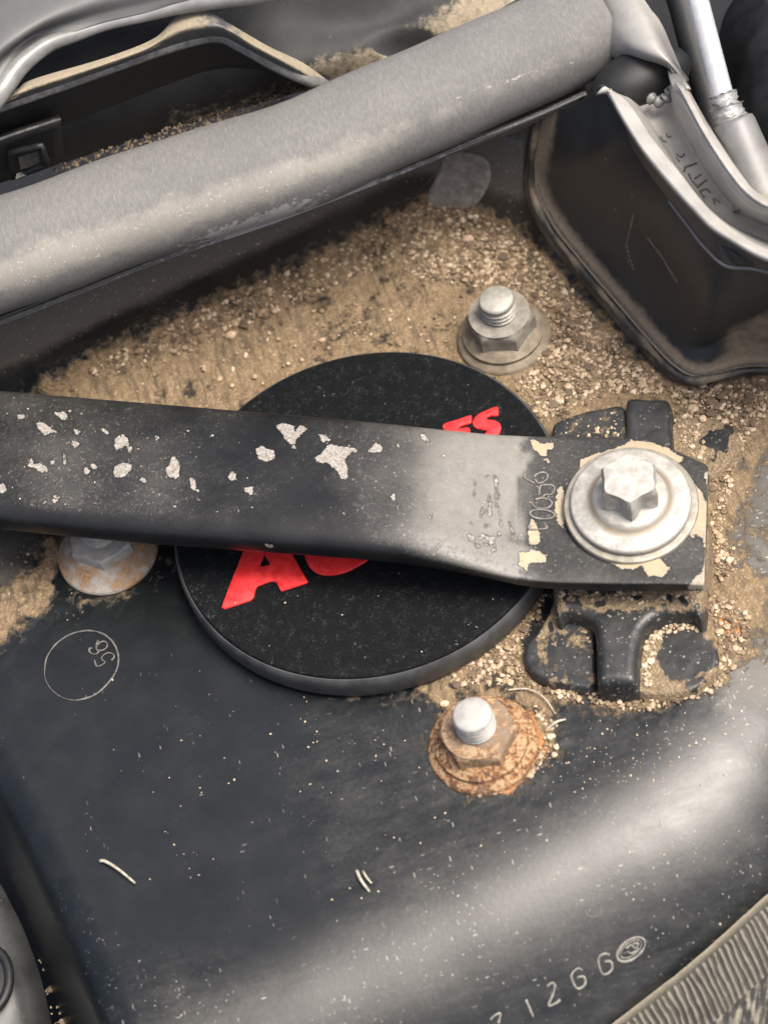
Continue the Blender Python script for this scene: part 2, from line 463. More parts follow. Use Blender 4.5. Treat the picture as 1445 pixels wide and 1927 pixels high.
def mat_ledge(name, dark=(.013, .014, .014), dustc=((.17, .14, .095), (.42, .36, .26)), rough=.42, metal=0):
    g = G(name); d = g.attr('dirt'); n = g.noise(.4, 6, .7)
    dm = g.ss(g.add(d, g.mul(g.sub(n, .5), 1.1)), .35, .75)
    base = g.mix(g.ss(g.noise(.1, 5), .3, .7), dark, tuple(c * 2.0 for c in dark))
    base = g.mix(g.mul(g.specks(.8, .3, .12), .3), base, (.2, .19, .17))
    col = g.mix(g.mul(dm, .9), base, g.mix(g.noise(1.0, 5, .7), *dustc))
    return g.fin(col, g.add(rough, g.mul(dm, .4)), metal, g.bump(g.add(g.mul(n, .3), g.mul(g.noise(1.4, 4, .7), dm)), .6, .5), .5)

M = dict(tower=mat_tower(), cap=mat_cap(), red=mat_red(), bar=mat_bar(), seal=mat_seal(),
         rim=simple('smooth_black_rubber', (.045, .047, .048), .45, nscale=.15, bump=.1, spec=.6),
         black=simple('matte_black', (.008, .009, .0095), .55),
         zinc=mat_metal('dull_zinc', (.26, .255, .232), (.44, .428, .39), .45, .2, st=.35),
         washer=mat_metal('stained_washer_steel', (.20, .185, .155), (.33, .31, .26), .4, .3, st=.5),
         dirtysteel=mat_metal('dirty_grey_steel', (.17, .155, .125), (.30, .28, .245), .5, .15, stain=(.2, .15, .09), st=.75, scale=.3),
         dirtyflange=mat_metal('dirty_brown_steel', (.13, .105, .075), (.24, .20, .145), .6, .1, stain=(.16, .12, .07), st=.8),
         studdirty=mat_metal('worn_stud_steel', (.24, .235, .2), (.38, .365, .32), .45, .25, stain=(.35, .3, .18), st=.4),
         studpaint=mat_metal('whitish_stud_coat', (.28, .275, .255), (.40, .39, .365), .5, .1, st=.3),
         rust=mat_rust('orange_rust', (.36, .26, .15), (.07, .04, .025), (.20, .15, .11), 1.0),
         rustnut=mat_rust('brown_rust', (.36, .27, .17), (.075, .05, .034), (.24, .19, .14), .6),
         rustwhite=mat_rust('rust_spotted_zinc', (.34, .22, .12), (.11, .06, .03), (.36, .335, .29), .5),
         bracket=mat_dirtyblack(), panel=mat_panel(), hinge=mat_hinge(), sand=mat_sand(), sealer=mat_sealer(),
         ledge=mat_ledge('dusty_inner_fender_paint', rough=.72),
         silver=simple('satin_grey_body_paint', (.10, .102, .102), .5, .1, nscale=.04, bump=.03, var=.15),
         lip=simple('pale_moulding', (.21, .21, .205), .38, .2, nscale=.2, bump=.06, var=.2),
         rod=simple('bright_rod_steel', (.50, .51, .52), .3, .3, nscale=.5, bump=.05, var=.08),
         grease=simple('grey_grease', (.28, .28, .275), .25, .2, nscale=.5, bump=.6, var=.25, dist=.8),
         socket=simple('grey_socket_metal', (.17, .17, .165), .5, .2, nscale=.2, bump=.1, var=.15),
         bay=simple('dark_bay_plastic', (.008, .009, .0095), .4, nscale=.05, var=.5),
         mark=simple('dusty_raised_mark', (.19, .182, .16), .7, nscale=.9, var=.4),
         markdim=simple('faint_scratched_mark', (.105, .103, .095), .7, nscale=.9, var=.4),
         straw=simple('dry_straw', (.36, .33, .255), .7, nscale=.8),
         pebble=simple('tan_pebble', (.50, .38, .25), .7, nscale=.7, bump=.5),
         pebblep=simple('pinkish_pebble', (.46, .33, .24), .7, nscale=.7, bump=.5),
         goo=mat_metal('dried_grey_sealant', (.16, .15, .13), (.28, .26, .23), .6, 0, stain=(.2, .16, .1), st=.6))

# ------------------------------------------------------------------ strut tower sheet metal: a height field
def L2(pts, z=0.0):
    p = np.asarray(pts, float); return at(p[:, 0], p[:, 1], z)[:, :2]
SHO = catmull(L2([(-350, 2170), (200, 1915), (600, 1715), (1000, 1510), (1195, 1400), (1305, 1260), (1370, 1075), (1430, 880), (1510, 650)]), 40)
LEFT = catmull(L2([(-190, 1020), (-70, 1250), (30, 1420), (110, 1570), (180, 1720), (240, 1860), (290, 1990), (350, 2150)]), 30)
U1 = catmull(L2([(-300, 1060), (0, 920), (260, 810), (480, 720), (680, 620), (860, 540), (1020, 480), (1200, 420)]), 30)
U2 = catmull(L2([(-300, 880, ), (40, 745), (200, 668), (370, 592), (560, 503), (740, 415), (830, 385), (930, 405), (1000, 420), (1080, 440), (1300, 470)], 8), 40)
SIDE = L2([(1012, 700), (1012, 400), (1030, 120), (1030, -100)], 8)

def Hs(X, Y):
    Q = np.c_[np.ravel(X), np.ravel(Y)]
    z = np.zeros(len(Q))
    d = -sdline(Q, SHO)                                   # positive beyond the rounded shoulder
    R = 52.0; d1 = np.clip(d, 0, None); lim = R * math.sin(math.radians(50))
    arc = R - np.sqrt(np.clip(R * R - np.clip(d1, 0, lim) ** 2, 0, None))
    z -= arc + np.clip(d1 - lim, 0, None) * math.tan(math.radians(50)) * .8
    e = -sdline(Q, LEFT); e = np.where(e > 0, e, 0)
    R2 = 11.0; lim2 = R2 * math.sin(math.radians(74))
    z -= R2 - np.sqrt(np.clip(R2 * R2 - np.clip(e, 0, lim2) ** 2, 0, None)) + np.clip(e - lim2, 0, None) * 3.4
    u1 = np.clip(sdline(Q, U1), 0, 200); u2 = sdline(Q, U2)
    z += .0085 * u1 ** 2 * sm(-u2, -1, 1) + (.0085 * np.minimum(u1, 45) ** 2) * (1 - sm(-u2, -1, 1)) if False else np.minimum(.0085 * u1 ** 2, 11)
    z += np.clip(u2 + 1.5, 0, 9) ** 1.25 * 1.9 * (1 - sm(-sdline(Q, SIDE), -2, 5))
    z = np.maximum(z, -75)
    return z.reshape(np.shape(X))

def on(px, py, lift=0.0):
    """the point of the tower surface under a pixel"""
    px = np.atleast_1d(np.asarray(px, float)); py = np.atleast_1d(np.asarray(py, float))
    z = np.zeros(len(px))
    for _ in range(60):
        P = at(px, py, z); z = .6 * z + .4 * Hs(P[:, 0], P[:, 1])
    P = at(px, py, z); P[:, 2] += lift; return P

def polyset(px, polys, soft):
    """largest soft coverage among polygons [(poly, weight)]"""
    r = np.zeros(len(px))
    for poly, w in polys: r = np.maximum(r, w * sm(-sdpoly(px, poly), -soft, soft))
    return r

DIRT = [([(70, 725), (200, 655), (370, 585), (560, 495), (740, 405), (810, 372), (900, 390), (1010, 450), (1100, 570), (1230, 690), (1310, 725), (1460, 700), (1470, 800), (1425, 870), (1400, 960), (1395, 1060), (1420, 1180), (1390, 1250), (1300, 1250), (1300, 1000), (1290, 900), (1200, 860), (1040, 860), (1010, 830), (940, 760), (800, 720), (640, 720), (420, 830), (60, 780)], .95),
        ([(640, 1300), (850, 1225), (1000, 1120), (1030, 1110), (985, 1210), (1010, 1285), (1190, 1310), (1300, 1308), (1350, 1250), (1320, 1110), (1320, 1010), (1400, 1010), (1450, 1120), (1420, 1200), (1360, 1290), (1200, 1345), (1040, 1325), (1050, 1410), (1000, 1480), (880, 1500), (810, 1420), (830, 1340), (800, 1310)], .8),
        ([(80, 1000), (130, 1000), (120, 1110), (200, 1120), (300, 1080), (320, 1020), (330, 1060), (220, 1140), (110, 1145), (-20, 1240), (-20, 1130)], .62),
        ([(1300, 760), (1480, 740), (1480, 1230), (1340, 1290)], .5),
        ([(1330, 1130), (1420, 1160), (1400, 1230), (1350, 1200)], .95)]
RUSTY = [([(1345, 1150), (1400, 1170), (1395, 1205), (1355, 1195)], .8), ([(830, 1350), (1000, 1330), (1040, 1410), (960, 1500), (850, 1480), (810, 1420)], .75)]
FILM = [([(560, 1340), (800, 1320), (1100, 1350), (1445, 1230), (1500, 1900), (1000, 1990), (700, 1950), (560, 1500)], .28),
        ([(1330, 860), (1500, 680), (1520, 1330), (1360, 1330)], 1.25), ([(0, 960), (90, 1000), (30, 1120), (-60, 1200), (-60, 960)], .8),
        ([(230, 1800), (700, 1800), (1445, 1380), (1500, 1700), (1100, 1960), (200, 1990)], .3),
        ([(-40, 610), (-40, 735), (80, 722), (180, 660), (60, 640)], .4), ([(830, 280), (1010, 230), (1000, 400), (820, 380)], .5)]

def build_tower():
    c = at(np.array([-420, 1900, 1900, -420]), np.array([150, 150, 2350, 2350]), 0)
    x0, x1 = c[:, 0].min(), c[:, 0].max(); y0, y1 = c[:, 1].min(), c[:, 1].max()
    xs = np.arange(max(x0, -165), min(x1, 190), .62); ys = np.arange(max(y0, -175), min(y1, 170), .62)
    X, Y = np.meshgrid(xs, ys); Z = Hs(X, Y)
    V = np.c_[X.ravel(), Y.ravel(), Z.ravel()]; px = proj(V)
    dirt = polyset(px, DIRT, 26); halo = np.max([w * .5 * sm(-sdpoly(px, p), -75, 5) for p, w in DIRT], 0); dirt = np.maximum(dirt * (1 - .42 * sm(fbm(px[:, 0] * .018, px[:, 1] * .018, 71, 4), .5, .68)), halo); film = polyset(px, FILM, 90); rust = polyset(px, RUSTY, 14)
    # sheet dents and caked dirt
    n = fbm(V[:, 0] * .02, V[:, 1] * .02, 3, 3) - .5
    V[:, 2] += n * 1.0 + dirt * (fbm(V[:, 0] * .22, V[:, 1] * .22, 9, 4) - .35) * 1.5
    u2 = sdline(V[:, :2], U2); dirt = dirt * (1 - sm(u2, 1.0, 3.2))
    band = sm(u2, 7.5, 10); dirt = np.maximum(dirt, .0 * band)
    film = np.maximum(film, 1.6 * sm(u2, 2.0, 4.5) + .35 * band)  # dust film on the wall, thickened to brighten where little sky light falls
    V[:, 2] = np.maximum(V[:, 2], -75)
    o = mesh('strut_tower', V, gridfaces(len(ys), len(xs)), M['tower'], attrs=dict(dirt=dirt, film=film, rust=rust))
    return tag(o, kind='structure', label='black painted strut tower sheet metal caked with tan dirt')
TOWER = build_tower()

# ------------------------------------------------------------------ stamped marks of the tower
def stroke(pts, rad=.3, lift=.1, n=7, step=24, closed=False, fn=on):
    p = np.asarray(pts, float); c = catmull(p, step, closed); P = fn(c[:, 0], c[:, 1], lift)
    f = .45 + .9 * fbm(P[:, 0] * .55 + 40, P[:, 1] * .55 + 40, 41, 3); return tube_v(P, rad * f, n, closed=closed)

def crop(o, s, pts): return [(o[0] + x / s, o[1] + y / s) for x, y in pts]
def marks(name, items, mat, parent, fn=on, lift=.1):
    return mesh(name, *join([stroke(p, r, lift, 6, k, cl, fn) for p, r, k, cl in items]), mat, parent)

c7 = lambda pts: crop((900, 1640), 2.651, pts)
DIG = [('stamped_digit', c7([(60, 740), (75, 724), (108, 708), (100, 757)])), ('stamped_digit', c7([(236, 640), (252, 676), (272, 724)])),
       ('stamped_digit', c7([(340, 575), (362, 558), (380, 565), (374, 604), (350, 668), (380, 660), (408, 640)])),
       ('stamped_digit', c7([(518, 492), (497, 484), (472, 502), (463, 528), (488, 582), (516, 578), (533, 553), (522, 524), (492, 530)])),
       ('stamped_digit', c7([(652, 418), (632, 410), (604, 424), (597, 452), (612, 504), (634, 514), (664, 490), (660, 452), (628, 450)]))]
for nm, p in DIG: marks(nm, [(p, .34, 40, False)], M['mark'], TOWER)
el = lambda cx, cy, a, b, r, n=20, t0=0, t1=360: [(cx + a * math.cos(t) * math.cos(r) - b * math.sin(t) * math.sin(r), cy + a * math.cos(t) * math.sin(r) + b * math.sin(t) * math.cos(r)) for t in np.radians(np.linspace(t0, t1, n, endpoint=(t1 - t0) < 360))]
marks('stamped_oval', [(c7(el(760, 390, 80, 45, -.66)), .36, 60, True), (c7(el(760, 388, 62, 31, -.66)), .16, 60, True), (c7([(735, 385), (762, 366), (772, 380)]), .26, 16, False),
                       (c7([(770, 362), (795, 358), (790, 378)]), .26, 16, False), (c7([(742, 400), (765, 408), (795, 388), (772, 380)]), .26, 20, False)], M['mark'], TOWER)
marks('faint_ring', [(c7(el(570, 190, 42, 38, 0, 16, -60, 170)), .2, 40, False)], M['markdim'], TOWER)
c56 = lambda pts: crop((70, 1170), 8.5, pts)
marks('inspection_ring', [(c56([(630, 1262), (810, 1222), (960, 1150), (1090, 1040), (1220, 880), (1292, 720), (1305, 560), (1262, 410), (1180, 290), (1050, 195), (900, 152), (760, 150), (600, 182), (470, 240), (330, 340), (220, 470), (150, 610), (125, 780)]), .28, 110, False), (c56([(125, 780), (135, 900), (180, 1010), (270, 1120), (380, 1200), (500, 1245), (630, 1262)]), .12, 50, False)], M['markdim'], TOWER)
marks('stamped_digit', [(c56([(920, 620), (968, 718), (1090, 655), (1035, 600), (1075, 530), (1160, 500), (1235, 535), (1225, 590), (1190, 620)]), .24, 60, False)], M['markdim'], TOWER)
marks('stamped_digit', [(c56([(985, 300), (955, 360), (955, 440), (1010, 465), (1090, 440), (1130, 380), (1100, 325), (1030, 325), (965, 380), (960, 450), (990, 485), (930, 525), (850, 490), (845, 430), (885, 430)]), .24, 90, False)], M['markdim'], TOWER)

# ------------------------------------------------------------------ the round cap
CAPC = np.array([.4, 1.8, 0.0])
cap = thing('strut_cover', 'round black textured cap with red raised letters under the metal bar', 'cover', CAPC)
def ringmesh(prof, n=160): return lathe_v(prof, CAPC, n)
mesh('rim', *ringmesh([(47.8, .2), (49.5, .8), (50.1, 2.0), (50.1, 6.2), (49.8, 7.6), (49.3, 8.2), (49.05, 8.2), (48.95, 7.5), (30, 7.5)]), M['rim'], cap, sharp=45)
mesh('cap_top', *ringmesh([(48.85, 7.0), (48.9, 8.55), (48.65, 8.85), (48.1, 9.0), (0.01, 9.0)]), M['cap'], cap, sharp=45)
def letter(px, zt=9.55, sub=6, smooth=True, name='letter'):
    p = np.asarray(px, float)
    if smooth: p = catmull(p, len(p) * sub, True)
    w = at(p[:, 0], p[:, 1], 9.3)
    return poly_extrude(w, 8.9, zt, .22)
cA = lambda pts: crop((300, 1000), 4.25, pts)
# A with its counter: outline keyholed through the counter's tip to the hidden apex
A = cA([(498, 610), (560, 440), (620, 290), (680, 135), (735, -20), (838, -22), (839, 190), (800, 278), (835, 280), (882, 268), (880, 245), (843, 190), (842, -22), (950, -15), (1050, 160), (1110, 265), (1187, 400), (1180, 412), (980, 476), (968, 470), (935, 405), (905, 397), (870, 405), (785, 438), (770, 460), (755, 525), (728, 552), (520, 620)])
mesh('letter', *letter(dens(A, 2), smooth=False), M['red'], cap, sharp=40)
c6 = lambda pts: crop((480, 760), 2.58, pts)
mesh('letter', *letter(c6([(300, 640), (250, 680), (242, 740), (262, 788), (300, 820), (350, 832), (430, 820), (500, 787), (560, 742), (520, 690), (400, 650)])), M['red'], cap, sharp=40)
c2 = lambda pts: crop((700, 640), 4.25, pts)
mesh('letter', *letter(c2([(562, 700), (585, 668), (690, 634), (785, 604), (795, 630), (788, 662), (720, 684), (688, 702), (705, 707), (772, 700), (785, 735), (790, 800), (600, 800), (590, 740)])), M['red'], cap, sharp=40)
mesh('letter', *letter(c2([(803, 668), (815, 630), (860, 588), (930, 556), (995, 534), (1008, 560), (1006, 602), (950, 606), (915, 622), (925, 636), (985, 646), (1022, 670), (1030, 705), (1015, 750), (985, 790), (930, 790), (902, 752), (920, 728), (880, 716), (828, 704)])), M['red'], cap, sharp=40)

# ------------------------------------------------------------------ brace bar
ST = [(-330, 715, 957, 27, 5.6, 3.4), (-150, 730, 975, 27, 5.6, 3.4), (0, 742, 990, 27, 5.6, 3.4), (130, 753, 1004, 27, 5.6, 3.4), (250, 763, 1016, 27, 5.6, 3.4), (380, 774, 1025, 27, 5.6, 3.4), (500, 784, 1034, 27, 5.6, 3.4), (620, 794, 1042, 26.9, 5.6, 3.4),
      (720, 803, 1051, 26.4, 5.5, 3.4), (800, 811, 1061, 25.4, 5.0, 3.4), (860, 817, 1072, 23.8, 4.3, 3.6), (910, 821, 1083, 21.8, 3.5, 4), (950, 824, 1092, 20.0, 2.8, 4.5), (985, 826, 1099, 18.8, 2.3, 6), (1020, 827, 1103, 18.1, 2.0, 8), (1060, 828, 1104, 18, 2.0, 9),
      (1120, 829, 1105, 18, 2, 9), (1180, 831, 1106, 18, 2, 9), (1225, 836, 1106, 18, 2, 9), (1260, 847, 1106, 18, 2, 9), (1290, 862, 1107, 18, 2, 9), (1315, 873, 1107, 18, 2, 9), (1328, 879, 1107, 18, 2, 9), (1332, 883, 1104, 18, 1.8, 8)]
ST = np.array(ST, float)
def build_bar():
    xs = np.unique(np.r_[np.arange(-330, 1330, 2.6), 1330, 1332])
    I = lambda k: np.interp(xs, ST[:, 0], ST[:, k])
    def smooth(a, n=9):
        k = np.ones(n) / n; return np.convolve(np.pad(a, n // 2, 'edge'), k, 'valid')
    keep = np.clip((xs - 1040) / 60, 0, 1); uy = I(1) * keep + smooth(I(1), 41) * (1 - keep); ly = I(2) * keep + smooth(I(2), 41) * (1 - keep); zc, b, ex = smooth(I(3), 35), smooth(I(4), 35), smooth(I(5), 15)
    lx = xs - (uy - ly) * 0; shear = np.interp(xs, [-330, 900, 1300, 1332], [0, 0, -8, -7])
    global BTX, BTZ; BTX, BTZ = xs, zc + b
    U = at(xs, uy, zc); Lw = at(xs + shear, ly, zc)
    nth = 140; th = np.linspace(0, 2 * math.pi, nth, endpoint=False)
    V = np.zeros((len(xs), nth, 3))
    for i in range(len(xs)):
        c = (U[i] + Lw[i]) / 2; w = (U[i] - Lw[i]) / 2; W = np.linalg.norm(w); w /= W
        a = math.sqrt(max(W * W - (b[i] * .62) ** 2, 1)); p = 2 / ex[i]
        co, si = np.cos(th), np.sin(th)
        yy = a * np.sign(co) * np.abs(co) ** p; zz = b[i] * np.sign(si) * np.abs(si) ** p
        V[i] = c + yy[:, None] * w + zz[:, None] * np.array([0, 0, 1.0])
    N = len(xs); Fc = gridfaces(N, nth, cu=True)
    V = V.reshape(-1, 3)
    Fc = [tuple(reversed(f)) for f in Fc]
    # orientation by volume sign: compare one face with its centre
    f = Fc[len(Fc) // 3]; nn = np.cross(V[f[1]] - V[f[0]], V[f[2]] - V[f[0]]); cc = V[(f[0] // nth) * nth:(f[0] // nth + 1) * nth].mean(0)
    if nn @ (V[f[0]] - cc) < 0: Fc = [tuple(reversed(q)) for q in Fc]
    Fc += [tuple((N - 1) * nth + i for i in range(nth))]
    px = proj(V)
    bl = lambda x, y, a, b, r=0, n=9: [(x + (1 + .35 * (random.random() - .5)) * q[0], y + (1 + .5 * (random.random() - .5)) * q[1]) for q in el(0, 0, a, b, r, n)]
    k5 = lambda pts: crop((0, 730), 2.89, pts)
    CH = [k5([(150, 400), (175, 390), (215, 415), (262, 425), (258, 455), (225, 460), (190, 435), (150, 425)]), k5([(200, 190), (240, 188), (270, 215), (312, 240), (270, 245), (255, 262), (225, 240), (205, 215)]),
          k5([(300, 135), (345, 130), (370, 145), (360, 170), (330, 168)]), k5(el(115, 157, 20, 13, 0)), k5(el(420, 238, 22, 16, 0)), k5([(372, 300), (410, 290), (460, 318), (430, 330), (400, 322)]), k5([(275, 370), (295, 375), (300, 420), (280, 420)]), k5(el(360, 393, 20, 20, 0)),
          k5(el(513, 418, 20, 18, 0)), k5(el(473, 453, 18, 22, 0)), k5([(622, 280), (670, 255), (712, 290), (690, 305), (665, 325), (625, 330)]), k5(el(706, 345, 22, 13, 0)), k5([(615, 445), (660, 410), (705, 390), (742, 430), (700, 455), (680, 485), (622, 490)]),
          k5([(545, 210), (570, 225), (610, 258), (575, 250)]), k5([(845, 255), (885, 275), (850, 285)]), k5([(900, 440), (930, 390), (960, 375), (990, 430), (970, 490), (930, 490)]), k5([(1032, 480), (1085, 520), (1060, 535), (1085, 565), (1040, 545)]),
          k5([(1235, 470), (1270, 440), (1315, 460), (1295, 490), (1255, 510)]), k5([(1328, 540), (1375, 545), (1370, 580), (1340, 570)]), k5(el(780, 505, 20, 13, 0)), k5(el(305, 610, 22, 9, 0)), k5(el(15, 548, 20, 25, 0)), k5([(1400, 325), (1445, 325), (1460, 390), (1420, 395)]),
          c6([(98, 105), (130, 92), (190, 105), (195, 140), (210, 108), (240, 105), (252, 130), (205, 160), (190, 198), (165, 192), (130, 145)]), c6([(5, 215), (40, 208), (70, 222), (102, 232), (95, 265), (50, 278), (12, 262)]),
          c6([(278, 268), (310, 255), (350, 205), (380, 195), (430, 212), (490, 212), (498, 232), (455, 240), (432, 280), (465, 320), (445, 358), (412, 358), (395, 310), (350, 285), (300, 282)]), c6([(308, 150), (345, 150), (365, 175), (330, 190)]),
          c6([(555, 230), (580, 188), (622, 210), (610, 235)]), c6([(800, 150), (820, 148), (845, 182), (825, 178)]), c6([(52, 682), (90, 680), (92, 697), (60, 698)]),
          c6([(658, 438), (680, 435), (682, 470), (668, 465)]),
          # plate end
          ]
    k4 = lambda pts: crop((1040, 780), 4.738, pts)
    BARE = [k4([(640, 270), (700, 225), (880, 250), (1010, 290), (1120, 370), (1170, 395), (1130, 430), (1250, 600), (1400, 770), (1400, 1010), (1260, 1010), (1200, 1060), (1120, 1170), (930, 1270), (1040, 1370), (990, 1440), (850, 1440), (790, 1350), (720, 1380), (600, 1370), (400, 1260), (240, 1100), (240, 400)]),
            k4([(1330, 510), (1400, 500), (1425, 640), (1390, 720)]), k4([(1200, 1530), (1270, 1450), (1330, 1400), (1360, 1250), (1370, 1010), (1450, 1010), (1430, 1560), (1200, 1560)]), k4([(30, 650), (120, 630), (130, 900), (90, 930), (40, 880), (0, 720)])]
    KEEP = [k4([(1150, 395), (1280, 455), (1420, 490), (1340, 520), (1370, 640), (1390, 740), (1340, 700), (1240, 560)]), k4([(1040, 1130), (1250, 1020), (1340, 1010), (1360, 1200), (1330, 1320), (1250, 1420), (1080, 1450), (1040, 1370), (1080, 1230)])]
    q2 = lambda pts: crop((960, 820), 7.137, pts)
    TAN = [q2([(235, 1300), (350, 1290), (410, 1360), (390, 1450), (250, 1465)]), q2([(120, 1560), (200, 1570), (340, 1540), (470, 1610), (490, 1690), (240, 1710), (230, 1840), (110, 1720)]), q2([(260, 50), (340, 55), (420, 110), (580, 100), (570, 180), (500, 200), (490, 260), (420, 280), (370, 220), (300, 160)]), q2([(440, 320), (510, 300), (545, 385), (490, 370)]),
           q2([(245, 680), (290, 680), (270, 770)]), q2([(350, 680), (400, 760), (330, 740)]), q2([(520, 850), (640, 780), (720, 680), (730, 1100), (640, 1050), (560, 900)])]
    scat = []
    for _ in range(46):
        x, y = c6([(random.gauss(1130, 45), random.uniform(350, 720))])[0]; scat.append(bl(x, y, random.uniform(1.5, 7), random.uniform(1, 3.5), random.uniform(-.8, .8), 7))
    for _ in range(70):
        x = random.uniform(-100, 480) if random.random() < .8 else random.uniform(480, 1000); y = 752 + .08 * x + random.uniform(10, 190); scat.append(bl(x, y, random.uniform(1, 4.2), random.uniform(1, 3), random.uniform(-.8, .8), 7))
    up = (np.tile(np.sin(th) > -.25, N))
    chip = np.full(len(V), -9.0)
    for p in CH + BARE + TAN + scat:
        p = np.array(p); lo = p.min(0) - 14; hi = p.max(0) + 14
        k = np.where(up & (px[:, 0] > lo[0]) & (px[:, 0] < hi[0]) & (px[:, 1] > lo[1]) & (px[:, 1] < hi[1]))[0]
        if len(k): chip[k] = np.maximum(chip[k], -sdpoly(px[k], p))
    for p in KEEP:
        k = np.where(up)[0]; chip[k] = np.minimum(chip[k], sdpoly(px[k], p) - .5)
    tan = np.zeros(len(V))
    for p in TAN + BARE[:1] + BARE[3:]:
        tan = np.maximum(tan, sm(-sdpoly(px, p), -5, 5))
    s3 = sm(px[:, 0], 1080, 1300); tan = np.maximum(tan, .35 * s3)
    chipv = np.clip(.5 + chip / 9.0, -.6, 1.6)
    dust_sheen = .4 * np.tile(sm(np.sin(th), .2, .6), N) * (fbm(px[:, 0] * .01 + 9, px[:, 1] * .02, 63, 4) - .42) + np.clip(.9 - np.abs(px[:, 0] - 150) / 520, 0, 1) * .42 + sm(px[:, 0] + 120 * (fbm(px[:, 0] * .012, px[:, 1] * .012, 61, 4) - .5), 560, 960) * 1.2 * (1 - .68 * sm(px[:, 0] + 60 * (fbm(px[:, 0] * .05, px[:, 1] * .05, 62, 3) - .5), 960, 1005)) * np.tile(sm(np.sin(th), -.2, .5), N) + .2  # settled dust, plus the bend's sheen painted in as a pale band
    dust_sheen *= (1 - .75 * sm(px[:, 1] - (752 + .09 * px[:, 0]), 180, 225) * sm(-px[:, 0], -960, -640))
    bar = thing('brace_bar', 'black painted flat brace bar with chipped paint crossing above the round cap', 'brace', at(1187, 956, 16))
    mesh('bar', V, Fc, M['bar'], bar, attrs=dict(chip=chipv, dust_sheen=dust_sheen, tan=tan), sharp=50)
    return bar
BAR = build_bar()
onplate = lambda px, py, l=0: at(np.asarray(px), np.asarray(py), np.interp(px, BTX, BTZ) + l)
q2 = lambda pts: crop((960, 820), 7.137, pts)
for it in ([(q2(el(425, 1055, 165, 62, .08)), .26, 40, True)], [(q2([(250, 1200), (262, 1255), (480, 1245), (470, 1200)]), .24, 24, False)], [(q2([(380, 800), (400, 680), (480, 660), (570, 670), (590, 730), (540, 790), (470, 790), (430, 830)]), .24, 40, False)],
           [(q2([(280, 890), (330, 960), (420, 975), (520, 960), (560, 900), (500, 850), (400, 840), (330, 860)]), .24, 40, False)], [(q2([(330, 590), (380, 640), (470, 600), (500, 530), (440, 490), (350, 520), (320, 560)]), .24, 40, False), (q2([(190, 500), (200, 570), (330, 640)]), .2, 16, False)]):
    marks('stamped_digit', it, M['mark'], BAR, fn=onplate, lift=.14)
fl = [(250, 1006), (275, 995), (300, 985), (330, 972), (352, 935)]

# ------------------------------------------------------------------ big flange bolt
axb = np.array([0.03, -.075, 1.0]); axb /= np.linalg.norm(axb)
BC = at(1187, 955, 20.0)
bolt = thing('flange_bolt', 'large pale zinc flange bolt clamping the end of the black bar', 'bolt', BC)
mesh('washer', *lathe_v([(15.2, .05), (16.0, .4), (16.1, 1.2), (15.8, 1.7), (15.2, 1.85), (10, 1.85)], BC, 96, axb), M['washer'], bolt, sharp=40)
FLV, FLF = lathe_v([(13.9, 1.8), (14.35, 2.2), (14.4, 3.1), (14.2, 3.6), (13.7, 3.85), (11.8, 4.05), (10.2, 4.3), (9.3, 4.75), (8.8, 5.4), (8.2, 5.9), (6.6, 6.1)], BC, 96, axb)
mesh('flange', FLV, FLF, M['zinc'], bolt, sharp=50, attrs=dict(grime=.85 * np.exp(-((np.linalg.norm(np.cross(FLV - BC, axb), axis=1) - 9.6) / 1.0) ** 2) + .5 * np.exp(-((np.linalg.norm(np.cross(FLV - BC, axb), axis=1) - 14.3) / .5) ** 2)))
def hexhead(c, ax, ra, z0, z1, ph, dish=.9, n=72, lobes=6, topr=None):
    """a hex head: hollowed flanks, chamfered top"""
    ax = ax / np.linalg.norm(ax); e1 = np.cross([0, 1.0, 0], ax); e1 /= np.linalg.norm(e1); e2 = np.cross(ax, e1)
    a = np.arange(n) * 2 * math.pi / n
    def hexr(t): 
        t = (t - ph) % (math.pi / 3) - math.pi / 6
        return math.cos(math.pi / 6) / np.cos(t)
    hr = np.array([hexr(t) for t in a])
    rings = []
    tr = topr or .86
    for z, k, sc in [(z0, 1, 1.0), (z0 + .1 * (z1 - z0), 1, 1), (z0 + .6 * (z1 - z0), 1, 1), (z0 + .78 * (z1 - z0), .95, 1), (z0 + .9 * (z1 - z0), .8, .97), (z1 - .25, .7, .925), (z1, .6, tr + .0), (z1 + .08, 0, tr - .3), (z1, 0, .01)]:
        r = ra * sc * (hr * k + (1 - k) * np.minimum(hr, .9)) if sc > .9 else np.full(n, ra * sc)
        if 0 < k and dish: r = r - dish * k * (1 - np.clip((hr - .866) / .134, 0, 1)) ** 2 * (1 if z > z0 else .2)
        rings.append(c + z * ax + r[:, None] * (np.cos(a)[:, None] * e1 + np.sin(a)[:, None] * e2))
    return np.vstack(rings), gridfaces(len(rings), n, cu=True)
PHB = math.radians(-106)
mesh('bolt_head', *hexhead(BC, axb, 7.5, 5.6, 13.8, PHB, dish=1.4, topr=.86), M['zinc'], bolt, sharp=38)

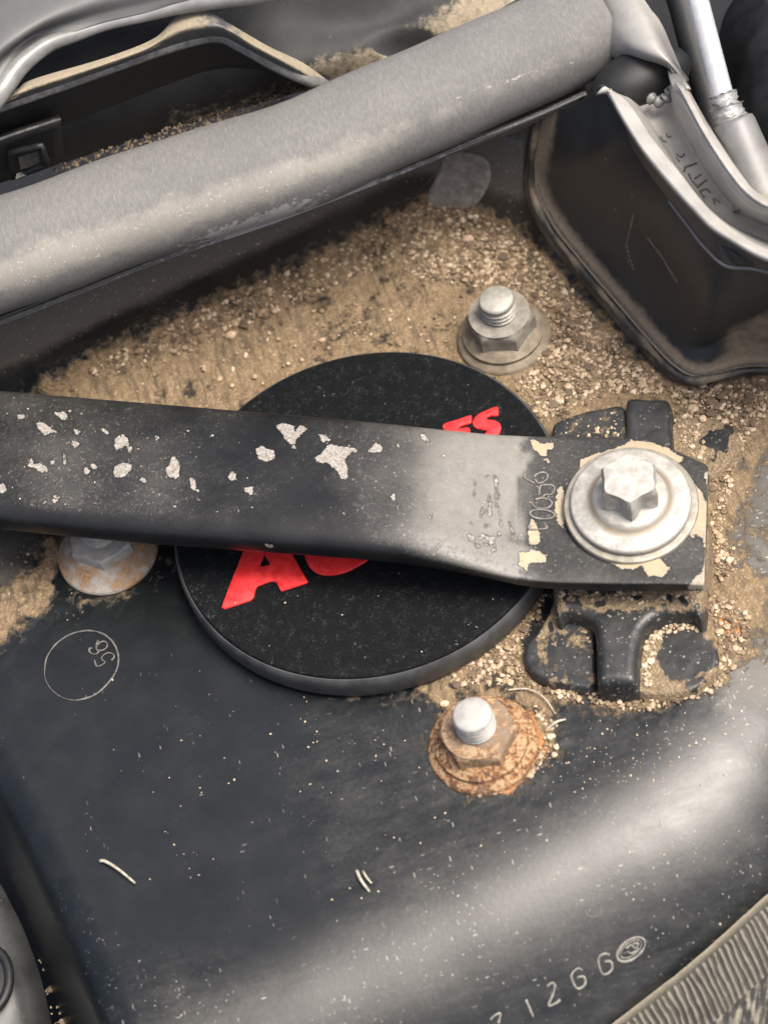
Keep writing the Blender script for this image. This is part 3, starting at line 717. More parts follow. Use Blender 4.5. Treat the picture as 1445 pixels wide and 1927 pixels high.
# ------------------------------------------------------------------ studs with flange nuts
def nut(name, label, px, py, mats, hz=15.0, fr=13.0, tilt=(0, 0), ph=0.3, stud_r=4.8, hr=8.9, z0=None, fh=4.0, nh=9.5):
    base = on(px, py)[0]; ax = np.array([tilt[0], tilt[1], 1.0]); ax /= np.linalg.norm(ax)
    t = thing(name, label, 'nut', base, 'flange nuts on the strut studs')
    mesh('flange', *lathe_v([(fr - .6, -.8), (fr, .1), (fr, .9), (fr - .5, 1.5), (fr - 2.0, 2.3), (hr + 1.6, fh - .5), (hr + .5, fh + .1), (hr - .5, fh + 1.0)], base, 72, ax), mats[0], t, sharp=50)
    mesh('hex_nut', *hexhead(base, ax, hr, fh - .4, nh, ph, dish=.12, topr=.88), mats[1], t, sharp=38)
    prof = [(stud_r, nh - 1.0)]; z = nh - .6; i = 0
    while z < hz - 1.4:
        prof += [(stud_r, z), (stud_r - 1.0, z + .75)]; z += 1.5
    prof += [(stud_r - .1, hz - 1.2), (stud_r - .2, hz - .5), (stud_r - .75, hz), (.02, hz - .1)]
    mesh('stud', *lathe_v(prof, base, 40, ax), mats[2], t, sharp=70)
    return t
nut('flange_nut', 'rusty orange flange nut with whitish stud tip below the cap', 909, 1404, (M['rust'], M['rustnut'], M['studpaint']), 16.2, 13.2, (-.02, .01), math.radians(-75), nh=9.2, hr=9.5)
nut('flange_nut', 'dusty grey flange nut sitting in sand above the cap', 949, 636, (M['dirtyflange'], M['dirtysteel'], M['studdirty']), 17.5, 12.6, (.0, -.03), math.radians(-80), nh=11.0, hr=9.2)
nut('flange_nut', 'rust spotted pale flange nut half hidden under the bar', 205, 1040, (M['rustwhite'], M['studpaint'], M['studdirty']), 13.0, 13.2, (.03, 0), math.radians(-100), nh=8.6)

# ------------------------------------------------------------------ bracket under the bar end
BKC = at(1187, 1000, 0)
brk = thing('bar_bracket', 'black four lobed bracket caked with sand under the bar end', 'bracket', BKC)
def outline(pts, n=90, z=3.0):
    p = catmull(np.asarray(pts, float), n, True); return at(p[:, 0], p[:, 1], z)
def bpart(name, pts, z0, z1, bev, dirtf, n=90, step=.42):
    O = outline(pts, n, z1)[:, :2]; lo = O.min(0) - 1.5; hi = O.max(0) + 1.5
    X, Y = np.meshgrid(np.arange(lo[0], hi[0], step), np.arange(lo[1], hi[1], step)); Q = np.c_[X.ravel(), Y.ravel()]
    sd = -sdpoly(Q, O); t = np.clip(sd / bev, 0, 1)
    Z = z0 + (z1 - bev - z0) * sm(sd, -.5, .12) + bev * np.sqrt(1 - (1 - t) ** 2) + .35 * (fbm(Q[:, 0] * .25 + 30, Q[:, 1] * .25 + 30, 25, 3) - .5)
    V = np.c_[Q, Z]; ny, nx = X.shape; ok = sd > -.9
    Fc = [f for f in gridfaces(ny, nx) if ok[f[0]] and ok[f[1]] and ok[f[2]] and ok[f[3]]]
    used = np.unique(np.array(Fc)); mp = -np.ones(len(V), int); mp[used] = np.arange(len(used)); V = V[used]; Fc = mp[np.array(Fc)]
    return mesh(name, V, Fc, M['bracket'], brk, attrs=dict(dirt=dirtf(proj(V))))
nz = lambda px, s=.05: fbm(px[:, 0] * s, px[:, 1] * s, 21, 3)
lobeL = lambda px: .55 * sm(nz(px), .35, .7) + .25 * sm(px[:, 1], 1230, 1160)
lobeR = lambda px: .95 - .95 * sm(-np.hypot((px[:, 0] - 1290) / 58, (px[:, 1] - 1238) / 50) - 1.6 * (fbm(px[:, 0] * .03, px[:, 1] * .03, 81, 4) - .5), -1.3, -.8)
bpart('lobe', [(1042, 1085), (1040, 1130), (1018, 1178), (991, 1208), (986, 1240), (1004, 1268), (1050, 1286), (1112, 1292), (1118, 1240), (1116, 1180), (1098, 1150), (1080, 1100)], -1, 3.2, .9, lobeL)
bpart('lobe', [(1206, 1200), (1200, 1250), (1198, 1300), (1250, 1306), (1305, 1297), (1340, 1270), (1350, 1235), (1338, 1195), (1318, 1160), (1316, 1085), (1280, 1090), (1230, 1160)], -1, 3.2, .9, lobeR)
bpart('lobe', [(1044, 850), (1038, 815), (1044, 795), (1085, 778), (1130, 768), (1172, 764), (1180, 800), (1180, 850)], -1, 4.5, .9, lambda px: .5 * nz(px) + .12)
bpart('lobe', [(1255, 850), (1262, 800), (1310, 782), (1352, 790), (1384, 808), (1392, 838), (1372, 868), (1340, 895), (1300, 890)], -1, 2.6, .8, lambda px: .15 + .9 * sm(np.hypot((px[:, 0] - 1352) / 34, (px[:, 1] - 834) / 46) + 1.9 * (fbm(px[:, 0] * .04, px[:, 1] * .04, 82, 4) - .5), .7, 1.05))
bpart('rib', [(1180, 850), (1176, 800), (1176, 758), (1186, 746), (1220, 748), (1258, 752), (1262, 790), (1256, 850)], -1, 7.0, 1.8, lambda px: .22 * nz(px))
# raised neck from the plate down to the centre rib
bpart('neck', [(1046, 930), (1180, 905), (1322, 930), (1322, 1150), (1305, 1152), (1270, 1150), (1238, 1160), (1210, 1185), (1200, 1230), (1198, 1276), (1190, 1284), (1150, 1284), (1124, 1280), (1120, 1230), (1117, 1180), (1096, 1158), (1064, 1150), (1044, 1148)], -1, 9.0, 2.6, lambda px: 1.05 * sm(px[:, 1], 1175, 1125) * sm(nz(px, .08), .2, .6), n=120)
bpart('seat_block', [(1075, 930), (1100, 890), (1187, 880), (1290, 900), (1310, 1000), (1290, 1070), (1187, 1080), (1085, 1070)], 8, 15.95, 1.0, lambda px: .4 * nz(px))

# ------------------------------------------------------------------ rubber seal
def build_seal():
    s = thing('rubber_seal', 'long grey dusty rubber seal running along the top of the wall', 'seal', at(500, 310, 45))
    ctr = [(-420, 645, 57), (-200, 560, 57), (0, 480, 57), (260, 388, 57), (515, 305, 57), (722, 222, 57), (900, 142, 57), (1040, 78, 57), (1129, 38, 57)]
    P = rowpts(ctr, 260)
    T = np.gradient(P, axis=0); T /= np.linalg.norm(T, axis=1)[:, None]
    side = np.cross(T, [0, 0, 1.0]); side /= np.linalg.norm(side, axis=1)[:, None]
    n = 96; th = np.arange(n) * 2 * math.pi / n; V = []
    for i in range(len(P)):
        f = i / (len(P) - 1)
        a = 15.2 - 1.6 * f; b = 12.6 - 1.2 * f
        rr = 1.0
        if i > len(P) - 5: rr = 1 - .08 * ((i - len(P) + 5) / 4) ** 2
        wob = .35 * math.sin(f * 23) + .25 * math.sin(f * 41 + 1)
        c, q = np.cos(th), np.sin(th)
        V.append(P[i] + rr * ((a * np.sign(c) * np.abs(c) ** .86 + wob)[:, None] * side[i] + (b * np.sign(q) * np.abs(q) ** .86)[:, None] * np.array([0, 0, 1.0])))
    V = np.vstack(V); Fc = gridfaces(len(P), n, cu=True) + [tuple((len(P) - 1) * n + i for i in range(n))]
    px = proj(V); v = (px[:, 1] - np.interp(px[:, 0], [-420, 0, 515, 722, 1122], [645, 480, 305, 222, 40])) / 110
    tan = np.clip(1.1 - np.abs(v - .38) / .55, 0, 1) * (.95 - .55 * sm(px[:, 0], 450, 950)) + .3 * (fbm(px[:, 0] * .01, px[:, 1] * .01, 4) - .4) + .25 * sm(px[:, 0], 760, 1000) * sm(-v, .1, .8)
    sc1 = sm(v, .55, .95) * np.exp(-((px[:, 0] - 480) / 180) ** 2) * .75
    sc2 = np.exp(-(sdline(px, [(840, 195), (880, 172), (935, 160), (1000, 135), (1060, 122)]) / 5) ** 2) * sm(px[:, 0], 830, 850) * .5
    mesh('tube', V, Fc, M['seal'], s, attrs=dict(tan=tan, scuff=np.maximum(sc1, sc2)), sharp=60)
    # clip lip below the tube, on the wall's top edge
    V, Fc = loft([[(-420, 745, 40), (0, 588, 40), (300, 470, 40), (515, 396, 40), (722, 318, 40), (900, 240, 40), (1100, 150, 40)],
                  [(-420, 765, 42), (0, 606, 42), (300, 487, 44), (515, 413, 44), (722, 333, 45), (872, 272, 47), (1000, 222, 48), (1102, 178, 48)],
                  [(-420, 772, 38), (0, 614, 38), (300, 494, 38), (515, 419, 38), (722, 340, 38), (872, 284, 37), (1000, 238, 36), (1102, 186, 36)]], 160, 14)
    px = proj(V)
    o = mesh('clip_lip', V, Fc, M['seal'], s, attrs=dict(tan=.3 + 0 * px[:, 0], scuff=.35 + .55 * np.exp(-((px[:, 0] - 560) / 160) ** 2)))
    solid(o, 1.5)
    return s
SEAL = build_seal()

# ------------------------------------------------------------------ inner fender behind the seal (upper left)
def build_fender():
    rail = thing('inner_fender_rail', 'black inner fender rail with dusty bumped ledge behind the rubber seal', 'car panel', at(250, 180, 60))
    foot = [(-300, 440, 52), (0, 338, 52), (125, 288, 52), (320, 226, 52), (450, 182, 52), (560, 155, 52), (620, 148, 52)]
    mid = [(-300, 380, 66), (0, 275, 66), (125, 232, 66), (320, 165, 66), (430, 130, 66), (540, 140, 60), (618, 150, 54)]
    edge = [(-300, 310, 83), (0, 206, 83), (110, 168, 83), (250, 118, 83), (360, 82, 83), (415, 74, 82), (452, 90, 79), (520, 128, 72), (585, 158, 64), (616, 168, 58)]
    V, Fc = loft([foot, mid, edge], 200, 30, linear=True)
    o = mesh('inner_wall', V, Fc, M['black'], rail); solid(o, 1.2)  # recess shadow put into the wall's colour by plain black
    back = [(-300, 290, 88), (0, 182, 88), (60, 150, 88), (200, 108, 88), (290, 72, 88), (335, 30, 90), (385, 20, 91), (432, 44, 88), (500, 84, 80), (570, 118, 70), (615, 150, 60)]
    e2 = [(x, y - 3, z + .6) for x, y, z in edge]
    midl = [((a[0] + b[0]) / 2, (a[1] + b[1]) / 2 - 1, max(a[2], b[2]) + .2) for a, b in zip(catmull(edge, 14), catmull(back, 14))]
    V, Fc = loft([e2, midl, back], 200, 26)
    px = proj(V); t = np.repeat(np.linspace(0, 1, 26), 200)
    dirt = sm(t, .22, .5) * (.85 - .45 * np.exp(-((px[:, 0] - 415) / 38) ** 2))
    o = mesh('ledge', V, Fc, mat_ledge('lit_ledge_paint', dark=(.045, .046, .045), rough=.42), rail, attrs=dict(dirt=dirt)); solid(o, 1.2)  # base lightened: the ledge's lit front strip is in the colour
    P = rowpts(edge, 160); mesh('rolled_edge', *tube_v(P + np.array([0, .6, .6]), 1.7, 12), simple('highlight_edge_paint', (.15, .15, .142), .4, .1), rail)  # paler grey paints the highlight line along the rolled edge
    # clip pocket at far left of the wall
    V, Fc = loft([[(-120, 372, 56), (0, 330, 56), (120, 288, 56)], [(-120, 300, 74), (0, 250, 74), (112, 212, 74)]], 12, 6)
    o = mesh('clip_plate', V + np.array([0, -2.5, 0]), Fc, M['black'], rail); solid(o, 1.5)
    V, Fc = loft([[(-120, 304, 74.5), (0, 252, 74.5), (112, 214, 74.5)], [(-120, 298, 75), (0, 247, 75), (113, 210, 75)]], 12, 3)
    mesh('clip_edge', V + np.array([0, -2.6, .3]), Fc, M['markdim'], rail)
    fr = dens([(16, 268), (74, 254), (84, 290), (20, 314)], 6)
    zz = lambda p: 70 - (p[1] - 262) * .2
    P = at(np.array([p[0] for p in fr]), np.array([p[1] for p in fr]), np.array([zz(p) for p in fr])) + np.array([0, -4.0, 0])
    mesh('square_socket', *tube_v(P, .9, 6, closed=True), M['black'], rail)
    V, Fc = loft([[(26, 300, 62), (52, 291, 62), (80, 281, 62)], [(24, 311, 61.5), (54, 300, 61.5), (82, 290, 61.5)]], 10, 4); mesh('socket_sill', V + np.array([0, -5.2, 0]), Fc, simple('lit_socket_grey', (.07, .07, .065), .5), rail)  # paler grey: the lit bottom edge is put into the sill's colour
    V, Fc = loft([[(30, 272, 68), (52, 266, 68), (66, 262, 68)], [(34, 296, 64), (54, 290, 64), (70, 282, 64)]], 10, 4); mesh('socket_back', V + np.array([0, -4.6, 0]), Fc, simple('shaded_socket_grey', (.045, .044, .04), .6), rail)  # darker than the sill, shade of the recess put into its colour
    # sheet behind the ledge, dark, rising to the outer panel
    V, Fc = loft([[(-300, 440, 50), (0, 345, 50), (300, 250, 50), (590, 165, 52), (722, 118, 54), (860, 58, 56), (970, 0, 58), (1120, -90, 58)],
                  [(-300, 330, 72), (0, 240, 72), (300, 150, 70), (560, 120, 62), (700, 80, 60), (840, 18, 60), (950, -40, 60), (1080, -110, 60)],
                  [(-300, 240, 80), (0, 150, 80), (250, 60, 80), (480, 40, 70), (680, 40, 62), (800, -10, 62), (900, -60, 62), (1040, -140, 62)],
                  [(-300, 190, 82), (0, 90, 82), (220, 20, 82), (480, -30, 76), (660, -50, 72), (800, -110, 70), (900, -150, 70), (1040, -200, 70)]], 180, 60)
    px = proj(V)
    dirt = polyset(px, [([(565, 112), (650, 95), (715, 70), (790, 35), (840, 0), (870, -60), (1100, -120), (1000, 60), (722, 140), (590, 180)], .72), ([(300, 200), (590, 130), (600, 190), (300, 280)], .5)], 45)
    dirt *= sm(np.hypot((px[:, 0] - 765) / 62, (px[:, 1] - 78) / 24), .8, 1.3)
    hole = np.exp(-(np.hypot((px[:, 0] - 765) / 60, (px[:, 1] - 80) / 22)) ** 4)
    V[:, 2] -= 5 * hole
    o = mesh('inner_sheet', V, Fc, M['ledge'], rail, attrs=dict(dirt=dirt))
    # pale moulding and outer panel
    mo = thing('edge_moulding', 'pale grey curved moulding along the edge of the grey body panel', 'moulding', at(150, 70, 92))
    lp = [(-60, 250, 90), (-10, 190, 91), (8, 165, 92), (40, 122, 93), (90, 84, 94), (140, 66, 94), (200, 46, 94), (270, 30, 94), (340, 12, 94), (430, -4, 94), (560, -22, 94)]
    P = rowpts(lp, 120); f = np.linspace(0, 1, 120)
    mesh('strip', *tube_v(P, 2.0 + .5 * np.sin(f * 9), 14), M['lip'], mo)
    pa = thing('body_panel', 'satin grey body panel in the top left corner', 'car panel', at(100, 20, 96))
    V, Fc = loft([[(x, y - 5, z + 1.5) for x, y, z in lp], [(-60, 190, 96), (40, 80, 96), (140, 42, 97), (270, 10, 97), (430, -22, 97), (560, -40, 97)],
                  [(-80, 130, 99), (0, 80, 101), (140, 5, 102), (300, -45, 102), (560, -90, 102)], [(-120, 0, 104), (0, -60, 104), (140, -110, 104), (300, -150, 104), (560, -200, 104)]], 90, 40)
    o = mesh('skin', V, Fc, M['silver'], pa); solid(o, 1.0)
build_fender()

# ------------------------------------------------------------------ side panel with flange (upper right)
def build_side():
    sp = thing('side_panel', 'black grimy side panel with curved flange rising from the sand', 'car panel', at(1250, 690, 2))
    fl = [(1020, 205, 44), (1010, 240, 38), (1002, 300, 28), (1004, 360, 18), (1036, 428, 11), (1092, 500, 8), (1150, 568, 6.5), (1205, 632, 5.5), (1258, 688, 5), (1300, 712, 5), (1345, 708, 5), (1395, 696, 5), (1445, 694, 5), (1560, 700, 5), (1700, 720, 5)]
    off = lambda dx, dy, dz: [(x + dx, y + dy, z + dz) for x, y, z in fl]
    r1 = [(1046, 205, 46), (1040, 240, 41), (1032, 300, 31), (1034, 350, 21), (1068, 412, 14), (1122, 482, 10.5), (1180, 548, 9), (1232, 610, 8), (1282, 662, 7.5), (1312, 684, 7.5), (1345, 680, 8), (1395, 666, 8), (1445, 664, 8), (1560, 668, 8), (1700, 690, 8)]
    r2 = [(1080, 195, 52), (1088, 240, 48), (1096, 300, 41), (1110, 340, 34), (1142, 392, 28), (1190, 455, 25), (1236, 515, 23), (1272, 568, 21), (1300, 610, 18), (1330, 640, 15), (1370, 628, 17), (1410, 608, 21), (1450, 590, 25), (1560, 590, 27), (1700, 600, 27)]
    r3 = [(1105, 180, 58), (1125, 210, 57), (1146, 260, 55), (1166, 295, 52), (1196, 345, 50), (1238, 405, 49), (1278, 460, 47), (1310, 512, 44), (1336, 555, 40), (1366, 580, 35), (1400, 572, 35), (1432, 560, 37), (1470, 548, 39), (1570, 545, 40), (1700, 560, 40)]
    r4 = [(1128, 160, 64), (1150, 185, 64), (1185, 232, 64), (1215, 275, 63), (1250, 320, 63), (1290, 375, 62), (1322, 418, 61), (1350, 452, 60), (1378, 478, 59), (1405, 492, 57), (1432, 500, 56), (1460, 505, 55), (1495, 508, 54), (1580, 508, 54), (1700, 520, 54)]
    NU, NV = 240, 90
    V, Fc = loft([off(3, -4, .5), r1, r2, r3, r4], NU, NV)
    px = proj(V); t = np.repeat(np.linspace(0, 1, NV), NU)
    n = fbm(px[:, 0] * .02, px[:, 1] * .02, 8)
    dirt = (1 - sm(t, .14, .34)) * 1.05 + .3 * (1 - sm(t, .25, .5)) * sm(px[:, 1], 420, 200) + .72 * sm(px[:, 0], 1320, 1390) * (1 - sm(t, .42, .75)) + .25 * (n - .4)
    scr = np.exp(-(sdline(px, [(1192, 400), (1178, 462), (1192, 512)]) / 2.5) ** 2) * sm(px[:, 1], 396, 404) * sm(-px[:, 1], -515, -505)
    scr = np.maximum(scr, np.exp(-(sdline(px, [(1216, 445), (1242, 480), (1276, 535)]) / 2.5) ** 2) * sm(px[:, 1], 440, 450) * sm(-px[:, 1], -540, -530))
    o = mesh('panel', V, Fc, M['panel'], sp, attrs=dict(dirt=dirt, scratch=scr)); solid(o, 1.2)
    P = rowpts(off(-2, 3, -.5), 220); ff = np.linspace(0, 1, 220)
    mesh('flange_bead', *tube_v(P, .95 + .2 * np.sin(ff * 40) + .15 * np.sin(ff * 97), 12), M['panel'], sp, attrs=dict(dirt=np.repeat(.35 + .35 * np.sin(ff * 25) ** 2, 12), scratch=np.zeros(220 * 12)))
    P2 = rowpts(off(9, -9, 1.2), 220); mesh('worn_line', *tube_v(P2, .35, 6), M['markdim'], sp)
    V, Fc = loft([off(-16, 12, -3.2), off(-7, 6, -1.2), off(1, -1, -.2)], 220, 10)
    px = proj(V); o = mesh('flange', V, Fc, M['panel'], sp, attrs=dict(dirt=.38 + .5 * (fbm(px[:, 0] * .03, px[:, 1] * .03, 5) - .4), scratch=0 * px[:, 0])); solid(o, 1.0)
build_side()

# ------------------------------------------------------------------ hinge arm
def build_hinge():
    h = thing('hinge_arm', 'pale grey pressed metal hinge arm with stamped letters in the top right', 'hinge', at(1290, 300, 56))
    lo = [(1128, 178, 64), (1140, 163, 66), (1166, 209, 66), (1209, 278, 66), (1265, 346, 66), (1308, 392, 66), (1339, 423, 66), (1385, 452, 65), (1445, 484, 64), (1560, 520, 64), (1700, 550, 64)]
    li = [(1146, 178, 65), (1158, 174, 65), (1186, 199, 64.5), (1229, 264, 64.5), (1283, 331, 64.5), (1316, 374, 64.5), (1344, 404, 64.5), (1384, 436, 64), (1440, 468, 63), (1560, 508, 63), (1700, 538, 63)]
    fi = [(1190, 182, 54.5), (1196, 190, 54.5), (1206, 204, 54.5), (1244, 264, 54.5), (1284, 326, 54.5), (1312, 366, 54.5), (1342, 398, 54.5), (1380, 425, 54.5), (1432, 448, 54.5), (1560, 490, 54.5), (1700, 520, 54.5)]
    fr = [(1246, 170, 54.5), (1250, 180, 54.5), (1258, 200, 54.5), (1282, 246, 54.5), (1318, 310, 54.5), (1345, 350, 54.5), (1370, 381, 54.5), (1400, 407, 54.5), (1448, 430, 54.5), (1560, 465, 54.5), (1700, 495, 54.5)]
    wl = [(1260, 160, 64), (1264, 166, 66), (1272, 184, 67), (1304, 246, 67), (1334, 296, 67), (1358, 332, 67), (1382, 366, 67), (1408, 390, 67), (1448, 408, 67), (1560, 445, 67), (1700, 475, 67)]
    wm = [(1270, 155, 67), (1276, 163, 69), (1284, 176, 71), (1318, 240, 71), (1350, 292, 71), (1375, 328, 71), (1398, 356, 71), (1425, 378, 71), (1456, 392, 71), (1560, 425, 71), (1700, 455, 71)]
    wr = [(1282, 150, 66), (1288, 158, 67), (1294, 166, 68), (1334, 236, 68), (1368, 290, 68), (1390, 322, 68), (1415, 354, 68), (1438, 370, 68), (1470, 382, 68), (1560, 410, 68), (1700, 440, 68)]
    V, Fc = loft([lo, li, fi, fr, wl, wm, wr], 160, 85, linear=True)
    solid(mesh('channel', V, Fc, M['hinge'], h), 1.4)
    # dark lower skirt of the channel
    dn = [(x - 3, y + 4, z - 3) for x, y, z in lo]
    bot = [(1126, 185, 60), (1134, 186, 59), (1160, 232, 58), (1205, 305, 58), (1258, 378, 57), (1296, 428, 56), (1322, 462, 55), (1365, 500, 54), (1430, 508, 54), (1560, 545, 54), (1700, 575, 54)]
    V, Fc = loft([dn, bot], 120, 10); solid(mesh('skirt', V, Fc, M['rim'], h), 1.0)
    P = rowpts(bot[4:], 60); mesh('skirt_edge', *tube_v(P, .5, 8), M['socket'], h)
    # stamped letters on the channel floor
    c3 = lambda pts: crop((1220, 230), 9.031, pts)
    onf = lambda px, py, l=0: at(np.asarray(px), np.asarray(py), 54.65 + l)
    for pts in ([[(205, 240), (230, 300), (300, 335)], [(295, 200), (330, 250), (380, 235)]], [[(470, 540), (560, 590), (600, 540)], [(470, 600), (520, 670)]], [[(600, 840), (620, 760), (690, 740), (820, 690)]], [[(680, 870), (720, 970), (840, 1110)], [(850, 1080), (980, 980)], [(780, 960), (880, 890)]],
                [[(870, 1170), (940, 1280)], [(990, 1140), (1040, 1190)], [(880, 1160), (990, 1130)]], [[(1120, 1390), (1100, 1300), (1215, 1360)]]):
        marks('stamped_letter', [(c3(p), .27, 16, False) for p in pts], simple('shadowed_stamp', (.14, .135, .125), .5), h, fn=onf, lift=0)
    # upper cover, a bent sheet
    e0 = [(1080, -70, 52), (1100, -20, 54), (1118, 40, 56), (1131, 84, 57), (1156, 110, 57), (1200, 121, 57), (1250, 130, 57), (1287, 160, 56)]
    e1 = [(1110, -80, 60), (1130, -30, 63), (1150, 20, 65), (1166, 58, 66), (1186, 86, 66), (1215, 104, 66), (1256, 122, 65), (1288, 156, 62)]
    e2 = [(1150, -90, 63), (1168, -40, 66), (1190, 6, 68), (1208, 36, 69), (1222, 60, 69), (1240, 88, 68), (1264, 118, 66), (1290, 154, 62)]
    e3 = [(1180, -90, 62), (1196, -30, 64), (1222, 14, 65), (1238, 34, 65), (1250, 56, 65), (1262, 84, 64), (1276, 118, 63), (1292, 154, 60)]
    V, Fc = loft([e0, e1, e2, e3], 90, 40); solid(mesh('cover', V, Fc, M['hinge'], h), 1.4)
    # pale tab joining cover and channel
    V, Fc = loft([[(1255, 133, 62), (1262, 160, 66), (1272, 182, 66)], [(1276, 128, 62), (1286, 148, 68), (1292, 164, 70)]], 12, 8); solid(mesh('tab', V, Fc, M['hinge'], h), 1.2)
    # dark rubber bush in the gap
    u = np.linspace(0, math.pi, 16); v = np.linspace(0, 2 * math.pi, 32, endpoint=False)
    c = at(1205, 150, 55)
    V = np.array([c + np.array([13.5 * math.cos(a), 8 * math.sin(a) * math.cos(b), 7.5 * math.sin(a) * math.sin(b)]) for a in u for b in v])
    th = math.radians(8); V = (V - c) @ np.array([[math.cos(th), math.sin(th), 0], [-math.sin(th), math.cos(th), 0], [0, 0, 1]]) + c
    mesh('rubber_bush', V, gridfaces(16, 32, cu=True), M['black'], h)
    P = at(np.array([1222, 1240, 1252, 1258]), np.array([184, 192, 186, 172]), np.array([59, 59.5, 60, 62])); mesh('torn_edge', *tube_v(catmull(P, 20), [1.2 + .5 * math.sin(i) for i in range(20)], 8), M['socket'], h)
build_hinge()

# ------------------------------------------------------------------ gas strut rod and socket
def build_rod():
    r = thing('strut_rod', 'bright white steel rod seated in a grey socket in the top right corner', 'rod', at(1400, 300, 60))
    P = np.linspace(at(1296, -60, 86), at(1361, 190, 72), 30); mesh('rod', *tube_v(P, 2.65, 28), M['rod'], r)
    Q = np.linspace(at(1359, 180, 72.6), at(1378, 236, 68), 26); rng = np.random.default_rng(3)
    V, Fc = tube_v(Q, 2.9 + .9 * np.sin(np.linspace(.2, 2.7, 26)) + .25 * rng.standard_normal(26), 24)
    V += (fbm(V[:, 0] * .6 + 50, V[:, 1] * .6 + V[:, 2] * .5 + 50, 13, 3) - .5)[:, None] * 1.3
    mesh('grease_blob', V, Fc, M['grease'], r)
    A_, B_ = at(1378, 226, 68.5), at(1424, 350, 58); ax = (A_ - B_) / np.linalg.norm(A_ - B_); Ln = np.linalg.norm(A_ - B_)
    mesh('socket', *lathe_v([(7.2, -4), (6.3, Ln * .15), (5.6, Ln * .45), (5.05, Ln * .93), (4.8, Ln * .985), (4.3, Ln), (3.5, Ln - .3), (3.2, Ln - 1.6)], B_, 48, ax), M['socket'], r, sharp=50)
    o = mesh('dusty_foot', *lathe_v([(7.6, -3.6), (7.5, -3.2), (7.0, -2.6), (6.2, -2.0)], B_, 40, ax), M['ledge'], r, attrs=dict(dirt=np.ones(160)))
    hs = thing('black_hose', 'matte black hose beside the bright steel rod', 'hose', at(1290, 60, 50))
    P = catmull(at(np.array([1230, 1275, 1300, 1330, 1352]), np.array([-120, -10, 80, 180, 260]), np.array([62, 56, 52, 48, 44])), 40); mesh('hose', *tube_v(P, 3.4, 20), M['black'], hs)
    cv = thing('dark_cover', 'dark rounded plastic cover at the top right edge', 'cover', at(1420, 120, 20))
    V, Fc = loft([[(1372, 330, 30), (1358, 240, 34), (1350, 150, 36), (1352, 70, 38), (1372, 10, 40), (1420, -40, 40)], [(1400, 330, 46), (1392, 240, 50), (1386, 150, 52), (1388, 80, 54), (1404, 34, 54), (1440, 0, 54)],
                  [(1450, 330, 54), (1442, 240, 58), (1438, 150, 60), (1440, 90, 61), (1450, 55, 61), (1480, 30, 61)], [(1560, 330, 56), (1560, 240, 60), (1560, 150, 62), (1560, 90, 62), (1560, 60, 62), (1560, 40, 62)]], 60, 40)
    solid(mesh('shell', V, Fc, simple('semi_gloss_dark_plastic', (.009, .009, .009), .38, nscale=.12, bump=.25, var=.6, dist=.6, spec=.3), cv), 1.5)
build_rod()

